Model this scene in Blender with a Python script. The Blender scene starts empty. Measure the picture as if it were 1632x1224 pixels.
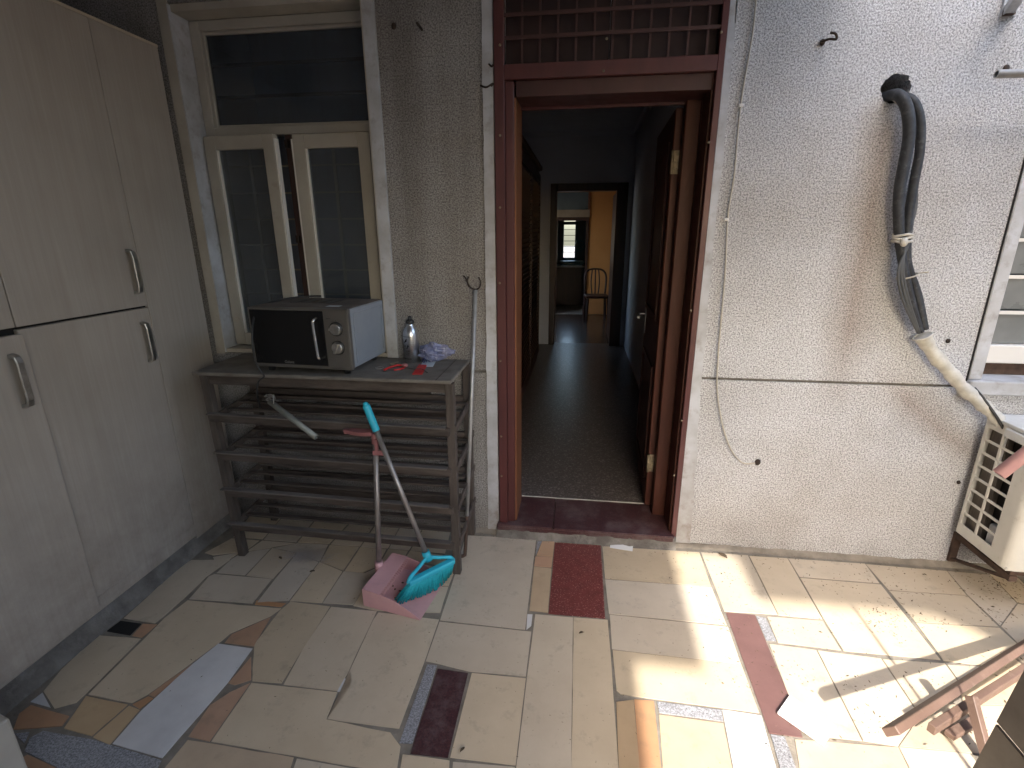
import bpy, bmesh, math, random
from mathutils import Vector, Matrix, noise
random.seed(7)
SC = bpy.context.scene
COL = SC.collection

# ------------------------------------------------------------------ camera
cam_d = bpy.data.cameras.new('camera'); cam = bpy.data.objects.new('camera', cam_d); COL.objects.link(cam)
cam_d.sensor_width = 36.0; cam_d.lens = 17.805; cam_d.clip_start = 0.02; cam_d.clip_end = 400
PITCH, YAW, ROLL = 0.290836588, -0.134534491, -0.004242904
fw = Vector((math.sin(YAW)*math.cos(PITCH), math.cos(YAW)*math.cos(PITCH), -math.sin(PITCH)))
rt = Vector((math.cos(YAW), -math.sin(YAW), 0)); up = rt.cross(fw)
rt2 = rt*math.cos(ROLL)+up*math.sin(ROLL); up2 = up*math.cos(ROLL)-rt*math.sin(ROLL)
m3 = Matrix((rt2, up2, -fw)).transposed()
cam.matrix_world = Matrix.Translation((0, -2.35, 1.545)) @ m3.to_4x4()
SC.camera = cam

# ------------------------------------------------------------------ light
SC.view_settings.view_transform = 'Standard'; SC.view_settings.look = 'None'
SC.view_settings.exposure = EXPOSURE = 2.7
SC.view_settings.gamma = 1.0; SC.view_settings.use_curve_mapping = False
W = bpy.data.worlds.new('World'); SC.world = W; W.use_nodes = True
nt = W.node_tree; bg = nt.nodes['Background']
sky = nt.nodes.new('ShaderNodeTexSky'); sky.sky_type = 'NISHITA'; sky.sun_disc = False
SUN_TRAVEL = Vector((0.0, 1.40, -1.0)).normalized()
sky.sun_elevation = math.asin(-SUN_TRAVEL.z); sky.sun_rotation = math.radians(180)
sky.air_density = 1.3; sky.dust_density = 3.5; sky.ozone_density = 1.0
bg.inputs['Strength'].default_value = 0.15
nt.links.new(sky.outputs[0], bg.inputs[0])
sun_d = bpy.data.lights.new('sun', 'SUN'); sun_d.energy = 2.0; sun_d.angle = math.radians(1.1); sun_d.color = (1.0, 0.95, 0.88)
sun = bpy.data.objects.new('sun', sun_d); COL.objects.link(sun)
sun.rotation_euler = SUN_TRAVEL.to_track_quat('-Z', 'Y').to_euler(); sun.location = (1.5, -6, 6)
SC.cycles.max_bounces = 10; SC.cycles.diffuse_bounces = 6; SC.cycles.caustics_reflective = False; SC.cycles.caustics_refractive = False

# ------------------------------------------------------------------ materials
def hexc(r, g, b): return (r, g, b, 1)
def mat(name, c1, c2=None, scale=6.0, rough=0.6, metal=0.0, bump=0.0, bscale=150.0, stretch=(1, 1, 1), detail=5.0,
        dirt=None, dirt_amt=0.3, dirt_scale=9.0, dirt_pos=0.55, rand=0.0, bdist=0.002, contrast=(0.35, 0.65), spec=0.5, speck=None, speck_scale=300, speck_t=0.62, trans=0.0, ior=1.45, coat=0.0, zdirt=None):
    m = bpy.data.materials.new(name); m.use_nodes = True
    n = m.node_tree.nodes; l = m.node_tree.links; p = n['Principled BSDF']
    geo = n.new('ShaderNodeNewGeometry'); mp = n.new('ShaderNodeMapping'); mp.inputs['Scale'].default_value = stretch
    info = n.new('ShaderNodeObjectInfo')
    off = n.new('ShaderNodeVectorMath'); off.operation = 'ADD'; sc = n.new('ShaderNodeVectorMath'); sc.operation = 'SCALE'
    comb = n.new('ShaderNodeCombineXYZ')
    for i in range(3): l.new(info.outputs['Random'], comb.inputs[i])
    l.new(comb.outputs[0], sc.inputs[0]); sc.inputs['Scale'].default_value = 17.0 if rand > 0 else 0.0
    l.new(geo.outputs['Position'], off.inputs[0]); l.new(sc.outputs[0], off.inputs[1])
    l.new(off.outputs[0], mp.inputs['Vector'])
    vec = mp.outputs[0]
    def noise_n(s, d=5.0, r=0.6):
        t = n.new('ShaderNodeTexNoise'); t.inputs['Scale'].default_value = s; t.inputs['Detail'].default_value = d
        t.inputs['Roughness'].default_value = r; l.new(vec, t.inputs['Vector']); return t.outputs['Fac']
    def ramp(src, a, b):
        r = n.new('ShaderNodeMapRange'); r.inputs[1].default_value = a; r.inputs[2].default_value = b
        l.new(src, r.inputs[0]); return r.outputs[0]
    def mix(f, a, b, mode='MIX'):
        x = n.new('ShaderNodeMix'); x.data_type = 'RGBA'; x.blend_type = mode
        for s, v in ((0, f), (6, a), (7, b)):
            if isinstance(v, (int, float)): x.inputs[s].default_value = v
            elif isinstance(v, tuple): x.inputs[s].default_value = (v + (1,))[:4]
            else: l.new(v, x.inputs[s])
        return x.outputs[2]
    col = tuple(c1)
    if c2: col = mix(ramp(noise_n(scale, detail), *contrast), tuple(c1), tuple(c2))
    if speck: col = mix(ramp(noise_n(speck_scale, 2.0), speck_t, speck_t+0.05), col, tuple(speck))
    if dirt:
        f = ramp(noise_n(dirt_scale, 7.0, 0.7), dirt_pos, dirt_pos+0.2)
        mu = n.new('ShaderNodeMath'); mu.operation = 'MULTIPLY'; mu.inputs[1].default_value = dirt_amt; l.new(f, mu.inputs[0])
        col = mix(mu.outputs[0], col, tuple(dirt))
    if rand > 0:
        h = n.new('ShaderNodeHueSaturation'); r = n.new('ShaderNodeMapRange'); r.inputs[3].default_value = 1-rand; r.inputs[4].default_value = 1+rand*0.7
        l.new(info.outputs['Random'], r.inputs[0]); l.new(r.outputs[0], h.inputs['Value'])
        mm = n.new('ShaderNodeMath'); mm.operation = 'MULTIPLY'; mm.inputs[1].default_value = 7.31; l.new(info.outputs['Random'], mm.inputs[0])
        fr = n.new('ShaderNodeMath'); fr.operation = 'FRACT'; l.new(mm.outputs[0], fr.inputs[0])
        r2 = n.new('ShaderNodeMapRange'); r2.inputs[3].default_value = 0.8; r2.inputs[4].default_value = 1.15; l.new(fr.outputs[0], r2.inputs[0]); l.new(r2.outputs[0], h.inputs['Saturation'])
        if isinstance(col, tuple): h.inputs['Color'].default_value = (col+(1,))[:4]
        else: l.new(col, h.inputs['Color'])
        col = h.outputs[0]
    if zdirt:
        sp = n.new('ShaderNodeSeparateXYZ'); l.new(geo.outputs['Position'], sp.inputs[0])
        zr = n.new('ShaderNodeMapRange'); zr.inputs[1].default_value = zdirt[0]; zr.inputs[2].default_value = 0.05; l.new(sp.outputs[2], zr.inputs[0])
        t3 = n.new('ShaderNodeTexNoise'); t3.inputs['Scale'].default_value = 7; t3.inputs['Detail'].default_value = 8; t3.inputs['Roughness'].default_value = 0.75; l.new(geo.outputs['Position'], t3.inputs['Vector'])
        m4 = n.new('ShaderNodeMath'); m4.operation = 'MULTIPLY'; l.new(zr.outputs[0], m4.inputs[0]); l.new(ramp(t3.outputs['Fac'], 0.38, 0.72), m4.inputs[1])
        m5 = n.new('ShaderNodeMath'); m5.operation = 'MULTIPLY'; l.new(m4.outputs[0], m5.inputs[0]); m5.inputs[1].default_value = zdirt[2]
        t4 = n.new('ShaderNodeTexNoise'); t4.inputs['Scale'].default_value = 2.3; t4.inputs['Detail'].default_value = 8; l.new(geo.outputs['Position'], t4.inputs['Vector'])
        m6 = n.new('ShaderNodeMath'); m6.operation = 'MULTIPLY_ADD'; l.new(ramp(t4.outputs['Fac'], 0.5, 0.75), m6.inputs[0]); m6.inputs[1].default_value = 0.22; l.new(m5.outputs[0], m6.inputs[2])
        col = mix(m6.outputs[0], col, tuple(zdirt[1]))
    if isinstance(col, tuple): p.inputs['Base Color'].default_value = (col+(1,))[:4]
    else: l.new(col, p.inputs['Base Color'])
    rr = n.new('ShaderNodeMapRange'); rr.inputs[3].default_value = max(0.02, rough-0.12); rr.inputs[4].default_value = min(1, rough+0.12)
    l.new(noise_n(max(scale*2, 12)), rr.inputs[0]); l.new(rr.outputs[0], p.inputs['Roughness'])
    p.inputs['Metallic'].default_value = metal; p.inputs['Specular IOR Level'].default_value = spec
    p.inputs['Transmission Weight'].default_value = trans; p.inputs['IOR'].default_value = ior
    p.inputs['Coat Weight'].default_value = coat
    if bump > 0:
        b = n.new('ShaderNodeBump'); b.inputs['Strength'].default_value = bump; b.inputs['Distance'].default_value = bdist
        l.new(noise_n(bscale, 4.0), b.inputs['Height']); l.new(b.outputs[0], p.inputs['Normal'])
    m['h'] = 1
    return m

def stucco_mat(name='pebbledash_stucco', lo=(0.22, 0.223, 0.235), hi=(0.66, 0.67, 0.695), left_dim=True):
    m = bpy.data.materials.new(name); m.use_nodes = True
    n = m.node_tree.nodes; l = m.node_tree.links; p = n['Principled BSDF']
    geo = n.new('ShaderNodeNewGeometry')
    def tex(s, d=4, r=0.55):
        t = n.new('ShaderNodeTexNoise'); t.inputs['Scale'].default_value = s; t.inputs['Detail'].default_value = d; t.inputs['Roughness'].default_value = r
        l.new(geo.outputs['Position'], t.inputs['Vector']); return t.outputs['Fac']
    def rng(src, a, b, c=0, d=1):
        r = n.new('ShaderNodeMapRange'); r.inputs[1].default_value = a; r.inputs[2].default_value = b; r.inputs[3].default_value = c; r.inputs[4].default_value = d
        l.new(src, r.inputs[0]); return r.outputs[0]
    def mix(f, a, b, mode='MIX'):
        x = n.new('ShaderNodeMix'); x.data_type = 'RGBA'; x.blend_type = mode
        for s, v in ((0, f), (6, a), (7, b)):
            if isinstance(v, (int, float)): x.inputs[s].default_value = v
            elif isinstance(v, tuple): x.inputs[s].default_value = (v + (1,))[:4]
            else: l.new(v, x.inputs[s])
        return x.outputs[2]
    def math_(op, a, b):
        x = n.new('ShaderNodeMath'); x.operation = op
        for i, v in enumerate((a, b)):
            if isinstance(v, (int, float)): x.inputs[i].default_value = v
            else: l.new(v, x.inputs[i])
        return x.outputs[0]
    g1 = tex(150, 4, 0.7); g2 = tex(330, 2, 0.5)
    grain = math_('ADD', math_('MULTIPLY', g1, 0.75), math_('MULTIPLY', g2, 0.25))
    base = mix(rng(grain, 0.41, 0.56), lo, hi)
    big = mix(rng(tex(1.6, 6, 0.65), 0.4, 0.68), (1, 1, 1), (0.80, 0.77, 0.73))
    col = mix(1.0, base, big, 'MULTIPLY')
    # grime drips down the wall, thicker on the left to add painted shade
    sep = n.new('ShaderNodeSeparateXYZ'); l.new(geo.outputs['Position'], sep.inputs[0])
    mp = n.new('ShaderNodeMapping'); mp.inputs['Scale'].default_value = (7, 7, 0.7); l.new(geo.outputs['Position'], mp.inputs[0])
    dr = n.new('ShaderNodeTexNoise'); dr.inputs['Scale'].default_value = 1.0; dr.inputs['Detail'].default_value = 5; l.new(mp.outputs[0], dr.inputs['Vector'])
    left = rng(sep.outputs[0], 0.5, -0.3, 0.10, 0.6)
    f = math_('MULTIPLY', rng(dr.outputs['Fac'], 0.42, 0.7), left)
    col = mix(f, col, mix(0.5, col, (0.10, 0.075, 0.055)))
    # left of the door: part dirt, part overhead shade painted in as darker colour
    dirt_shade = math_('MULTIPLY', rng(sep.outputs[0], 0.3, -0.4, 0, 1), rng(tex(2.5, 6, 0.7), 0.2, 0.6, 0.7, 1.0))
    if left_dim: col = mix(dirt_shade, col, mix(1.0, col, (0.56, 0.53, 0.49), 'MULTIPLY'))
    # damp dirt just above the ground
    foot = math_('MULTIPLY', rng(sep.outputs[2], 0.22, 0.0), rng(tex(4, 6), 0.35, 0.7))
    col = mix(math_('MULTIPLY', foot, 0.55), col, (0.16, 0.13, 0.10))
    # brown tint in bands beside and along the pipe run
    x0 = math_('SUBTRACT', sep.outputs[0], 1.16)
    band = math_('MULTIPLY', rng(math_('ABSOLUTE', x0, 0), 0.13, 0.0), rng(sep.outputs[2], 2.02, 1.9, 0, 1))
    band = math_('MULTIPLY', band, rng(sep.outputs[2], 0.75, 1.15))
    col = mix(math_('MULTIPLY', band, 0.55), col, mix(1.0, col, (0.50, 0.36, 0.26), 'MULTIPLY'))
    dx = math_('SUBTRACT', math_('ADD', sep.outputs[0], math_('MULTIPLY', sep.outputs[2], 1.25)), 2.48)
    b2 = math_('MULTIPLY', rng(math_('ABSOLUTE', dx, 0), 0.16, 0.0), math_('MULTIPLY', rng(sep.outputs[0], 1.25, 1.45), rng(sep.outputs[2], 0.45, 0.65)))
    col = mix(math_('MULTIPLY', b2, 0.55), col, mix(1.0, col, (0.55, 0.42, 0.32), 'MULTIPLY'))
    l.new(col, p.inputs['Base Color']); p.inputs['Roughness'].default_value = 0.92; p.inputs['Specular IOR Level'].default_value = 0.2
    b = n.new('ShaderNodeBump'); b.inputs['Strength'].default_value = 1.0; b.inputs['Distance'].default_value = 0.005
    l.new(grain, b.inputs['Height']); l.new(b.outputs[0], p.inputs['Normal'])
    return m

def wear_mat(name, base, base2, wear, t=0.66, rough=0.45, scale=22, stretch=(1, 1, 1), bump=0.15, metal=0.0):
    return mat(name, base, base2, scale=9, rough=rough, dirt=wear, dirt_amt=0.9, dirt_scale=scale, dirt_pos=t, stretch=stretch, bump=bump, bscale=90, metal=metal)

M = {}
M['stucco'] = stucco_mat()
M['stucco_old'] = stucco_mat('grey_old_render', (0.25, 0.25, 0.25), (0.55, 0.55, 0.56), False)
M['plaster'] = mat('whitewashed_plaster', (0.52, 0.54, 0.575), (0.38, 0.38, 0.385), scale=6, rough=0.85, bump=0.35, bscale=35, dirt=(0.2, 0.16, 0.13), dirt_amt=0.6, dirt_scale=14, dirt_pos=0.53, zdirt=(0.6, (0.22, 0.18, 0.145), 0.8))
M['cream_plaster'] = mat('cream_plaster', (0.44, 0.41, 0.35), (0.36, 0.33, 0.28), scale=5, rough=0.85, bump=0.3, bscale=40, dirt=(0.18, 0.12, 0.08), dirt_amt=0.5, dirt_scale=12, dirt_pos=0.58)
M['concrete'] = mat('rough_concrete', (0.20, 0.185, 0.165), (0.11, 0.10, 0.088), scale=9, rough=0.95, bump=1.0, bscale=60, bdist=0.006, dirt=(0.32, 0.30, 0.28), dirt_amt=0.5, dirt_scale=14)
M['grout'] = mat('cement_grout', (0.25, 0.22, 0.18), (0.16, 0.14, 0.115), scale=14, rough=0.95, bump=0.9, bscale=120, bdist=0.003)
tile_kw = dict(rough=0.36, bump=0.10, bscale=25, rand=0.10)
M['beige'] = mat('beige_ceramic_tile', (0.54, 0.45, 0.335), (0.48, 0.395, 0.29), scale=5, dirt=(0.25, 0.21, 0.165), dirt_amt=0.55, dirt_scale=13, dirt_pos=0.56, speck=(0.34, 0.28, 0.21), speck_scale=70, speck_t=0.70, **tile_kw)
M['tan'] = mat('tan_ceramic_tile', (0.50, 0.375, 0.245), (0.43, 0.315, 0.205), scale=5, dirt=(0.25, 0.19, 0.13), dirt_amt=0.4, dirt_scale=18, **tile_kw)
M['peach'] = mat('peach_ceramic_tile', (0.56, 0.42, 0.29), (0.50, 0.37, 0.25), scale=5, dirt=(0.25, 0.19, 0.13), dirt_amt=0.4, dirt_scale=18, **tile_kw)
M['orange'] = mat('orange_ceramic_tile', (0.46, 0.265, 0.15), (0.38, 0.215, 0.125), scale=6, dirt=(0.2, 0.15, 0.11), dirt_amt=0.5, dirt_scale=18, **tile_kw)
M['orangel'] = mat('light_orange_ceramic_tile', (0.56, 0.37, 0.24), (0.50, 0.33, 0.21), scale=6, **tile_kw)
M['white'] = mat('white_marble_tile', (0.62, 0.61, 0.60), (0.51, 0.50, 0.50), scale=6, rough=0.35, rand=0.05, bump=0.1, bscale=30, dirt=(0.2, 0.19, 0.2), dirt_amt=0.8, dirt_scale=45, dirt_pos=0.68)
M['granite'] = mat('grey_granite_tile', (0.36, 0.36, 0.38), (0.17, 0.17, 0.18), scale=170, detail=2, rough=0.45, rand=0.10, speck=(0.06, 0.06, 0.065), speck_scale=240, speck_t=0.60)
M['darkred'] = mat('dark_red_granite_tile', (0.075, 0.030, 0.032), (0.045, 0.020, 0.024), scale=120, detail=2, rough=0.4, speck=(0.14, 0.07, 0.07), speck_scale=220, speck_t=0.66, dirt=(0.15, 0.115, 0.115), dirt_amt=0.6, dirt_scale=9, dirt_pos=0.46)
M['redterr'] = mat('red_terrazzo_tile', (0.17, 0.044, 0.040), (0.13, 0.034, 0.032), scale=20, rough=0.35, speck=(0.40, 0.21, 0.18), speck_scale=150, speck_t=0.60)
M['redplain'] = mat('dusty_red_tile', (0.15, 0.080, 0.074), (0.125, 0.066, 0.061), scale=10, rough=0.4, dirt=(0.4, 0.25, 0.2), dirt_amt=0.4, dirt_scale=40, dirt_pos=0.6)
M['laminate'] = mat('pale_woodgrain_laminate', (0.40, 0.36, 0.315), (0.355, 0.318, 0.275), scale=1.0, rough=0.5, stretch=(110, 110, 3.0), contrast=(0.3, 0.7), bump=0.05, bscale=1.5, dirt=(0.32, 0.27, 0.22), dirt_amt=0.4, dirt_scale=0.15, dirt_pos=0.5, zdirt=(0.9, (0.16, 0.125, 0.10), 0.6))
M['laminate_edge'] = mat('laminate_edge', (0.52, 0.45, 0.35), (0.46, 0.39, 0.30), rough=0.55)
M['dark'] = mat('dark_void', (0.012, 0.011, 0.010), rough=0.9)
M['steel'] = mat('brushed_steel', (0.55, 0.55, 0.53), (0.40, 0.39, 0.37), scale=40, rough=0.36, metal=1.0, dirt=(0.2, 0.18, 0.15), dirt_amt=0.5, dirt_scale=60)
M['chrome'] = mat('chrome', (0.75, 0.75, 0.75), rough=0.14, metal=1.0)
M['pvc'] = mat('cream_window_plastic', (0.40, 0.375, 0.325), (0.34, 0.315, 0.27), scale=4, rough=0.45, dirt=(0.2, 0.16, 0.12), dirt_amt=0.5, dirt_scale=15, dirt_pos=0.6)
M['pvc_edge'] = mat('white_window_seal', (0.72, 0.70, 0.66), rough=0.5)
M['rackwood'] = mat('dusty_dark_wood', (0.080, 0.060, 0.050), (0.042, 0.032, 0.027), scale=1.0, stretch=(4, 25, 25), rough=0.75, bump=0.5, bscale=3, dirt=(0.13, 0.11, 0.095), dirt_amt=0.6, dirt_scale=1.3, dirt_pos=0.45)
M['rackleg'] = mat('worn_wood_post', (0.095, 0.076, 0.064), (0.052, 0.041, 0.035), scale=1.0, stretch=(25, 25, 4), rough=0.75, bump=0.5, bscale=3, dirt=(0.15, 0.13, 0.11), dirt_amt=0.5, dirt_scale=1.3, dirt_pos=0.5)
M['racklip'] = mat('highlit_rail', (0.17, 0.15, 0.135), (0.09, 0.076, 0.068), scale=1.0, stretch=(5, 25, 25), rough=0.8, bump=0.3, bscale=3)  # rack wood made paler to paint the highlight on the rail tops
M['racktop'] = mat('dust_covered_board', (0.20, 0.185, 0.165), (0.13, 0.115, 0.10), scale=7, rough=0.85, bump=0.4, bscale=50, dirt=(0.08, 0.065, 0.05), dirt_amt=0.7, dirt_scale=5, dirt_pos=0.52)
M['mw_grey'] = mat('grey_metal_casing', (0.125, 0.118, 0.11), (0.10, 0.093, 0.086), scale=6, rough=0.42, metal=0.25, dirt=(0.13, 0.09, 0.07), dirt_amt=0.5, dirt_scale=9)
M['mw_side'] = mat('white_enamel_casing', (0.27, 0.30, 0.34), (0.24, 0.27, 0.31), scale=6, rough=0.35)
M['mw_top'] = mat('dusty_casing_top', (0.16, 0.135, 0.12), (0.105, 0.088, 0.078), scale=8, rough=0.75)
M['black_glass'] = mat('black_glass', (0.008, 0.008, 0.009), rough=0.16, spec=0.3)
M['black'] = mat('black_plastic', (0.02, 0.02, 0.021), rough=0.45)
M['print'] = mat('grey_print', (0.16, 0.16, 0.165), rough=0.5)
M['alu'] = mat('brushed_aluminium', (0.72, 0.73, 0.75), (0.6, 0.61, 0.63), scale=1, stretch=(20, 20, 300), rough=0.3, metal=1.0)
M['reddoor'] = wear_mat('chipped_red_brown_paint', (0.060, 0.020, 0.017), (0.042, 0.015, 0.013), (0.25, 0.17, 0.15), t=0.70, scale=30, stretch=(1, 1, 0.5))
M['redframe'] = wear_mat('faded_red_frame_paint', (0.095, 0.028, 0.027), (0.070, 0.022, 0.022), (0.30, 0.22, 0.21), t=0.69, scale=34, stretch=(1, 1, 0.4))
M['jamb'] = mat('varnished_orange_wood', (0.22, 0.09, 0.042), (0.16, 0.062, 0.03), scale=1, stretch=(30, 30, 3), rough=0.4)
M['grillepaint'] = wear_mat('brown_red_grille_paint', (0.075, 0.032, 0.028), (0.055, 0.025, 0.022), (0.16, 0.11, 0.10), t=0.66, scale=30)
M['boardpaint'] = mat('dark_red_brown_board', (0.032, 0.013, 0.011), (0.022, 0.010, 0.009), rough=0.6)
M['doorwood'] = mat('varnished_red_wood', (0.075, 0.024, 0.015), (0.050, 0.016, 0.011), scale=1, stretch=(22, 22, 2.5), rough=0.5, spec=0.25, bump=0.1, bscale=2)
M['jambpale'] = mat('dull_tan_wood', (0.30, 0.24, 0.18), (0.24, 0.19, 0.14), rough=0.6)
M['darkwood'] = mat('dark_brown_wood', (0.045, 0.018, 0.012), (0.028, 0.012, 0.009), scale=1, stretch=(20, 20, 2.5), rough=0.4)
M['brass'] = mat('dull_brass', (0.30, 0.25, 0.17), (0.19, 0.15, 0.10), scale=50, rough=0.55, metal=0.4)
M['terrazzo'] = mat('worn_terrazzo', (0.12, 0.10, 0.092), (0.07, 0.060, 0.056), scale=60, detail=3, rough=0.32, speck=(0.24, 0.22, 0.21), speck_scale=95, speck_t=0.57)
M['terrazzo2'] = mat('brown_terrazzo', (0.10, 0.075, 0.055), (0.07, 0.05, 0.038), scale=60, detail=3, rough=0.22)
M['inwall'] = mat('blue_white_room_paint', (0.58, 0.59, 0.63), (0.53, 0.54, 0.58), scale=2, rough=0.85)
M['orangewall'] = mat('orange_room_paint', (0.56, 0.27, 0.09), (0.50, 0.235, 0.075), scale=2, rough=0.8)
M['paletile'] = mat('pale_floor_tile', (0.36, 0.36, 0.34), (0.30, 0.30, 0.28), rough=0.4)
M['teal'] = mat('dark_teal_plastic', (0.02, 0.10, 0.13), rough=0.4)
M['greywall'] = mat('kitchen_grey_paint', (0.11, 0.14, 0.15), (0.09, 0.115, 0.12), scale=3, rough=0.7)
M['curtain'] = mat('blue_grey_curtain_cloth', (0.20, 0.23, 0.30), (0.15, 0.175, 0.23), scale=1, stretch=(30, 1, 0.5), rough=0.9)
M['accream'] = mat('cream_painted_sheet_steel', (0.66, 0.64, 0.58), (0.60, 0.58, 0.52), scale=5, rough=0.42, dirt=(0.25, 0.2, 0.14), dirt_amt=0.4, dirt_scale=20, dirt_pos=0.6)
M['actop'] = mat('sun_bleached_sheet_steel', (0.64, 0.645, 0.63), (0.56, 0.56, 0.545), scale=9, rough=0.5, dirt=(0.3, 0.27, 0.22), dirt_amt=0.4, dirt_scale=30, dirt_pos=0.55)
M['fins'] = mat('dirty_coil_fins', (0.16, 0.135, 0.11), (0.10, 0.085, 0.07), scale=1, stretch=(400, 400, 8), rough=0.7, metal=0.3)
M['rust'] = mat('rusty_iron', (0.10, 0.062, 0.045), (0.055, 0.036, 0.028), scale=25, rough=0.9, bump=0.4, bscale=90)
M['rubber'] = mat('weathered_black_foam', (0.036, 0.041, 0.049), (0.019, 0.021, 0.026), scale=25, rough=0.6, bump=0.3, bscale=70, dirt=(0.16, 0.16, 0.16), dirt_amt=0.5, dirt_scale=40)
M['cablegrey'] = mat('dark_grey_cable', (0.07, 0.075, 0.08), rough=0.5)
M['tape'] = mat('yellowed_wrapping_tape', (0.60, 0.585, 0.54), (0.44, 0.425, 0.38), scale=22, rough=0.55, bump=0.6, bscale=40, dirt=(0.27, 0.22, 0.15), dirt_amt=0.5, dirt_scale=18)
M['pipe'] = mat('galvanised_pipe', (0.46, 0.47, 0.48), (0.36, 0.36, 0.36), scale=20, rough=0.45, metal=0.5)
M['darkiron'] = mat('dark_iron', (0.035, 0.030, 0.028), (0.06, 0.04, 0.03), scale=60, rough=0.7, metal=0.5)
M['pink'] = mat('dusty_pink_plastic', (0.62, 0.36, 0.37), (0.56, 0.32, 0.33), scale=8, rough=0.45, dirt=(0.42, 0.3, 0.28), dirt_amt=0.4, dirt_scale=16)
M['pinkdark'] = mat('pink_plastic_clip', (0.34, 0.14, 0.14), (0.27, 0.11, 0.11), scale=12, rough=0.5)
M['turq'] = mat('turquoise_plastic', (0.03, 0.44, 0.58), (0.028, 0.40, 0.54), scale=8, rough=0.4)
M['bristle'] = mat('turquoise_bristles', (0.015, 0.42, 0.50), (0.010, 0.32, 0.39), scale=90, rough=0.6)
M['pole'] = mat('dull_metal_pole', (0.36, 0.33, 0.31), (0.28, 0.25, 0.235), scale=15, rough=0.4, metal=0.6)
M['palepole'] = mat('pale_green_grey_tube', (0.27, 0.28, 0.25), (0.20, 0.205, 0.185), scale=15, rough=0.5, metal=0.3)
M['stool'] = mat('sun_faded_brown_wood', (0.15, 0.095, 0.072), (0.115, 0.072, 0.055), scale=1, stretch=(6, 6, 6), rough=0.6, bump=0.2, bscale=15, dirt=(0.3, 0.22, 0.17), dirt_amt=0.4, dirt_scale=4)
M['plank'] = mat('dark_grey_painted_plank', (0.085, 0.075, 0.068), (0.065, 0.057, 0.052), scale=8, rough=0.5, bump=0.1, bscale=60)
M['wirewhite'] = mat('off_white_cable', (0.42, 0.39, 0.33), rough=0.6)
M['bag'] = mat('blue_plastic_film', (0.22, 0.27, 0.50), (0.36, 0.36, 0.50), scale=18, rough=0.25, trans=0.35)
M['redcloth'] = mat('red_ribbon', (0.50, 0.02, 0.02), (0.38, 0.02, 0.02), rough=0.6, scale=30)
M['card'] = mat('pale_card', (0.50, 0.57, 0.62), (0.40, 0.48, 0.56), scale=30, rough=0.5)
M['paper'] = mat('white_paper', (0.70, 0.69, 0.68), rough=0.8)
M['leafdry'] = mat('dry_leaf_brown', (0.12, 0.085, 0.05), (0.07, 0.05, 0.032), scale=60, rough=0.8)
M['hair'] = mat('grey_fluff', (0.50, 0.46, 0.43), rough=0.9)
M['blueprint'] = mat('dark_blue_print', (0.01, 0.02, 0.16), rough=0.5)
M['ground'] = mat('bare_cement_yard', (0.20, 0.19, 0.175), (0.15, 0.14, 0.13), scale=0.7, rough=0.95)
M['louvreglass'] = mat('grey_frosted_glass', (0.24, 0.25, 0.25), (0.19, 0.20, 0.20), scale=5, rough=0.3, dirt=(0.25, 0.25, 0.24), dirt_amt=0.35, dirt_scale=18)
M['ceil'] = mat('sooty_ceiling_paint', (0.30, 0.28, 0.26), (0.22, 0.20, 0.185), scale=3, rough=0.9)
def glass_mat():
    m = bpy.data.materials.new('dusty_window_glass'); m.use_nodes = True
    n = m.node_tree.nodes; l = m.node_tree.links; n.remove(n['Principled BSDF']); out = n['Material Output']
    tr = n.new('ShaderNodeBsdfTransparent'); tr.inputs[0].default_value = (0.62, 0.66, 0.68, 1)
    gl = n.new('ShaderNodeBsdfGlossy'); gl.inputs['Roughness'].default_value = 0.06; df = n.new('ShaderNodeBsdfDiffuse'); df.inputs[0].default_value = (0.27, 0.31, 0.37, 1)
    lw = n.new('ShaderNodeLayerWeight'); lw.inputs[0].default_value = 0.35
    m1 = n.new('ShaderNodeMixShader'); l.new(lw.outputs['Fresnel'], m1.inputs[0]); l.new(tr.outputs[0], m1.inputs[1]); l.new(gl.outputs[0], m1.inputs[2])
    geo = n.new('ShaderNodeNewGeometry'); t = n.new('ShaderNodeTexNoise'); t.inputs['Scale'].default_value = 5; t.inputs['Detail'].default_value = 6; l.new(geo.outputs['Position'], t.inputs[0])
    r = n.new('ShaderNodeMapRange'); r.inputs[1].default_value = 0.35; r.inputs[2].default_value = 0.75; r.inputs[3].default_value = 0.09; r.inputs[4].default_value = 0.22; l.new(t.outputs['Fac'], r.inputs[0])
    m2 = n.new('ShaderNodeMixShader'); l.new(r.outputs[0], m2.inputs[0]); l.new(m1.outputs[0], m2.inputs[1]); l.new(df.outputs[0], m2.inputs[2])
    l.new(m2.outputs[0], out.inputs[0]); return m
M['glass'] = glass_mat()

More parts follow.
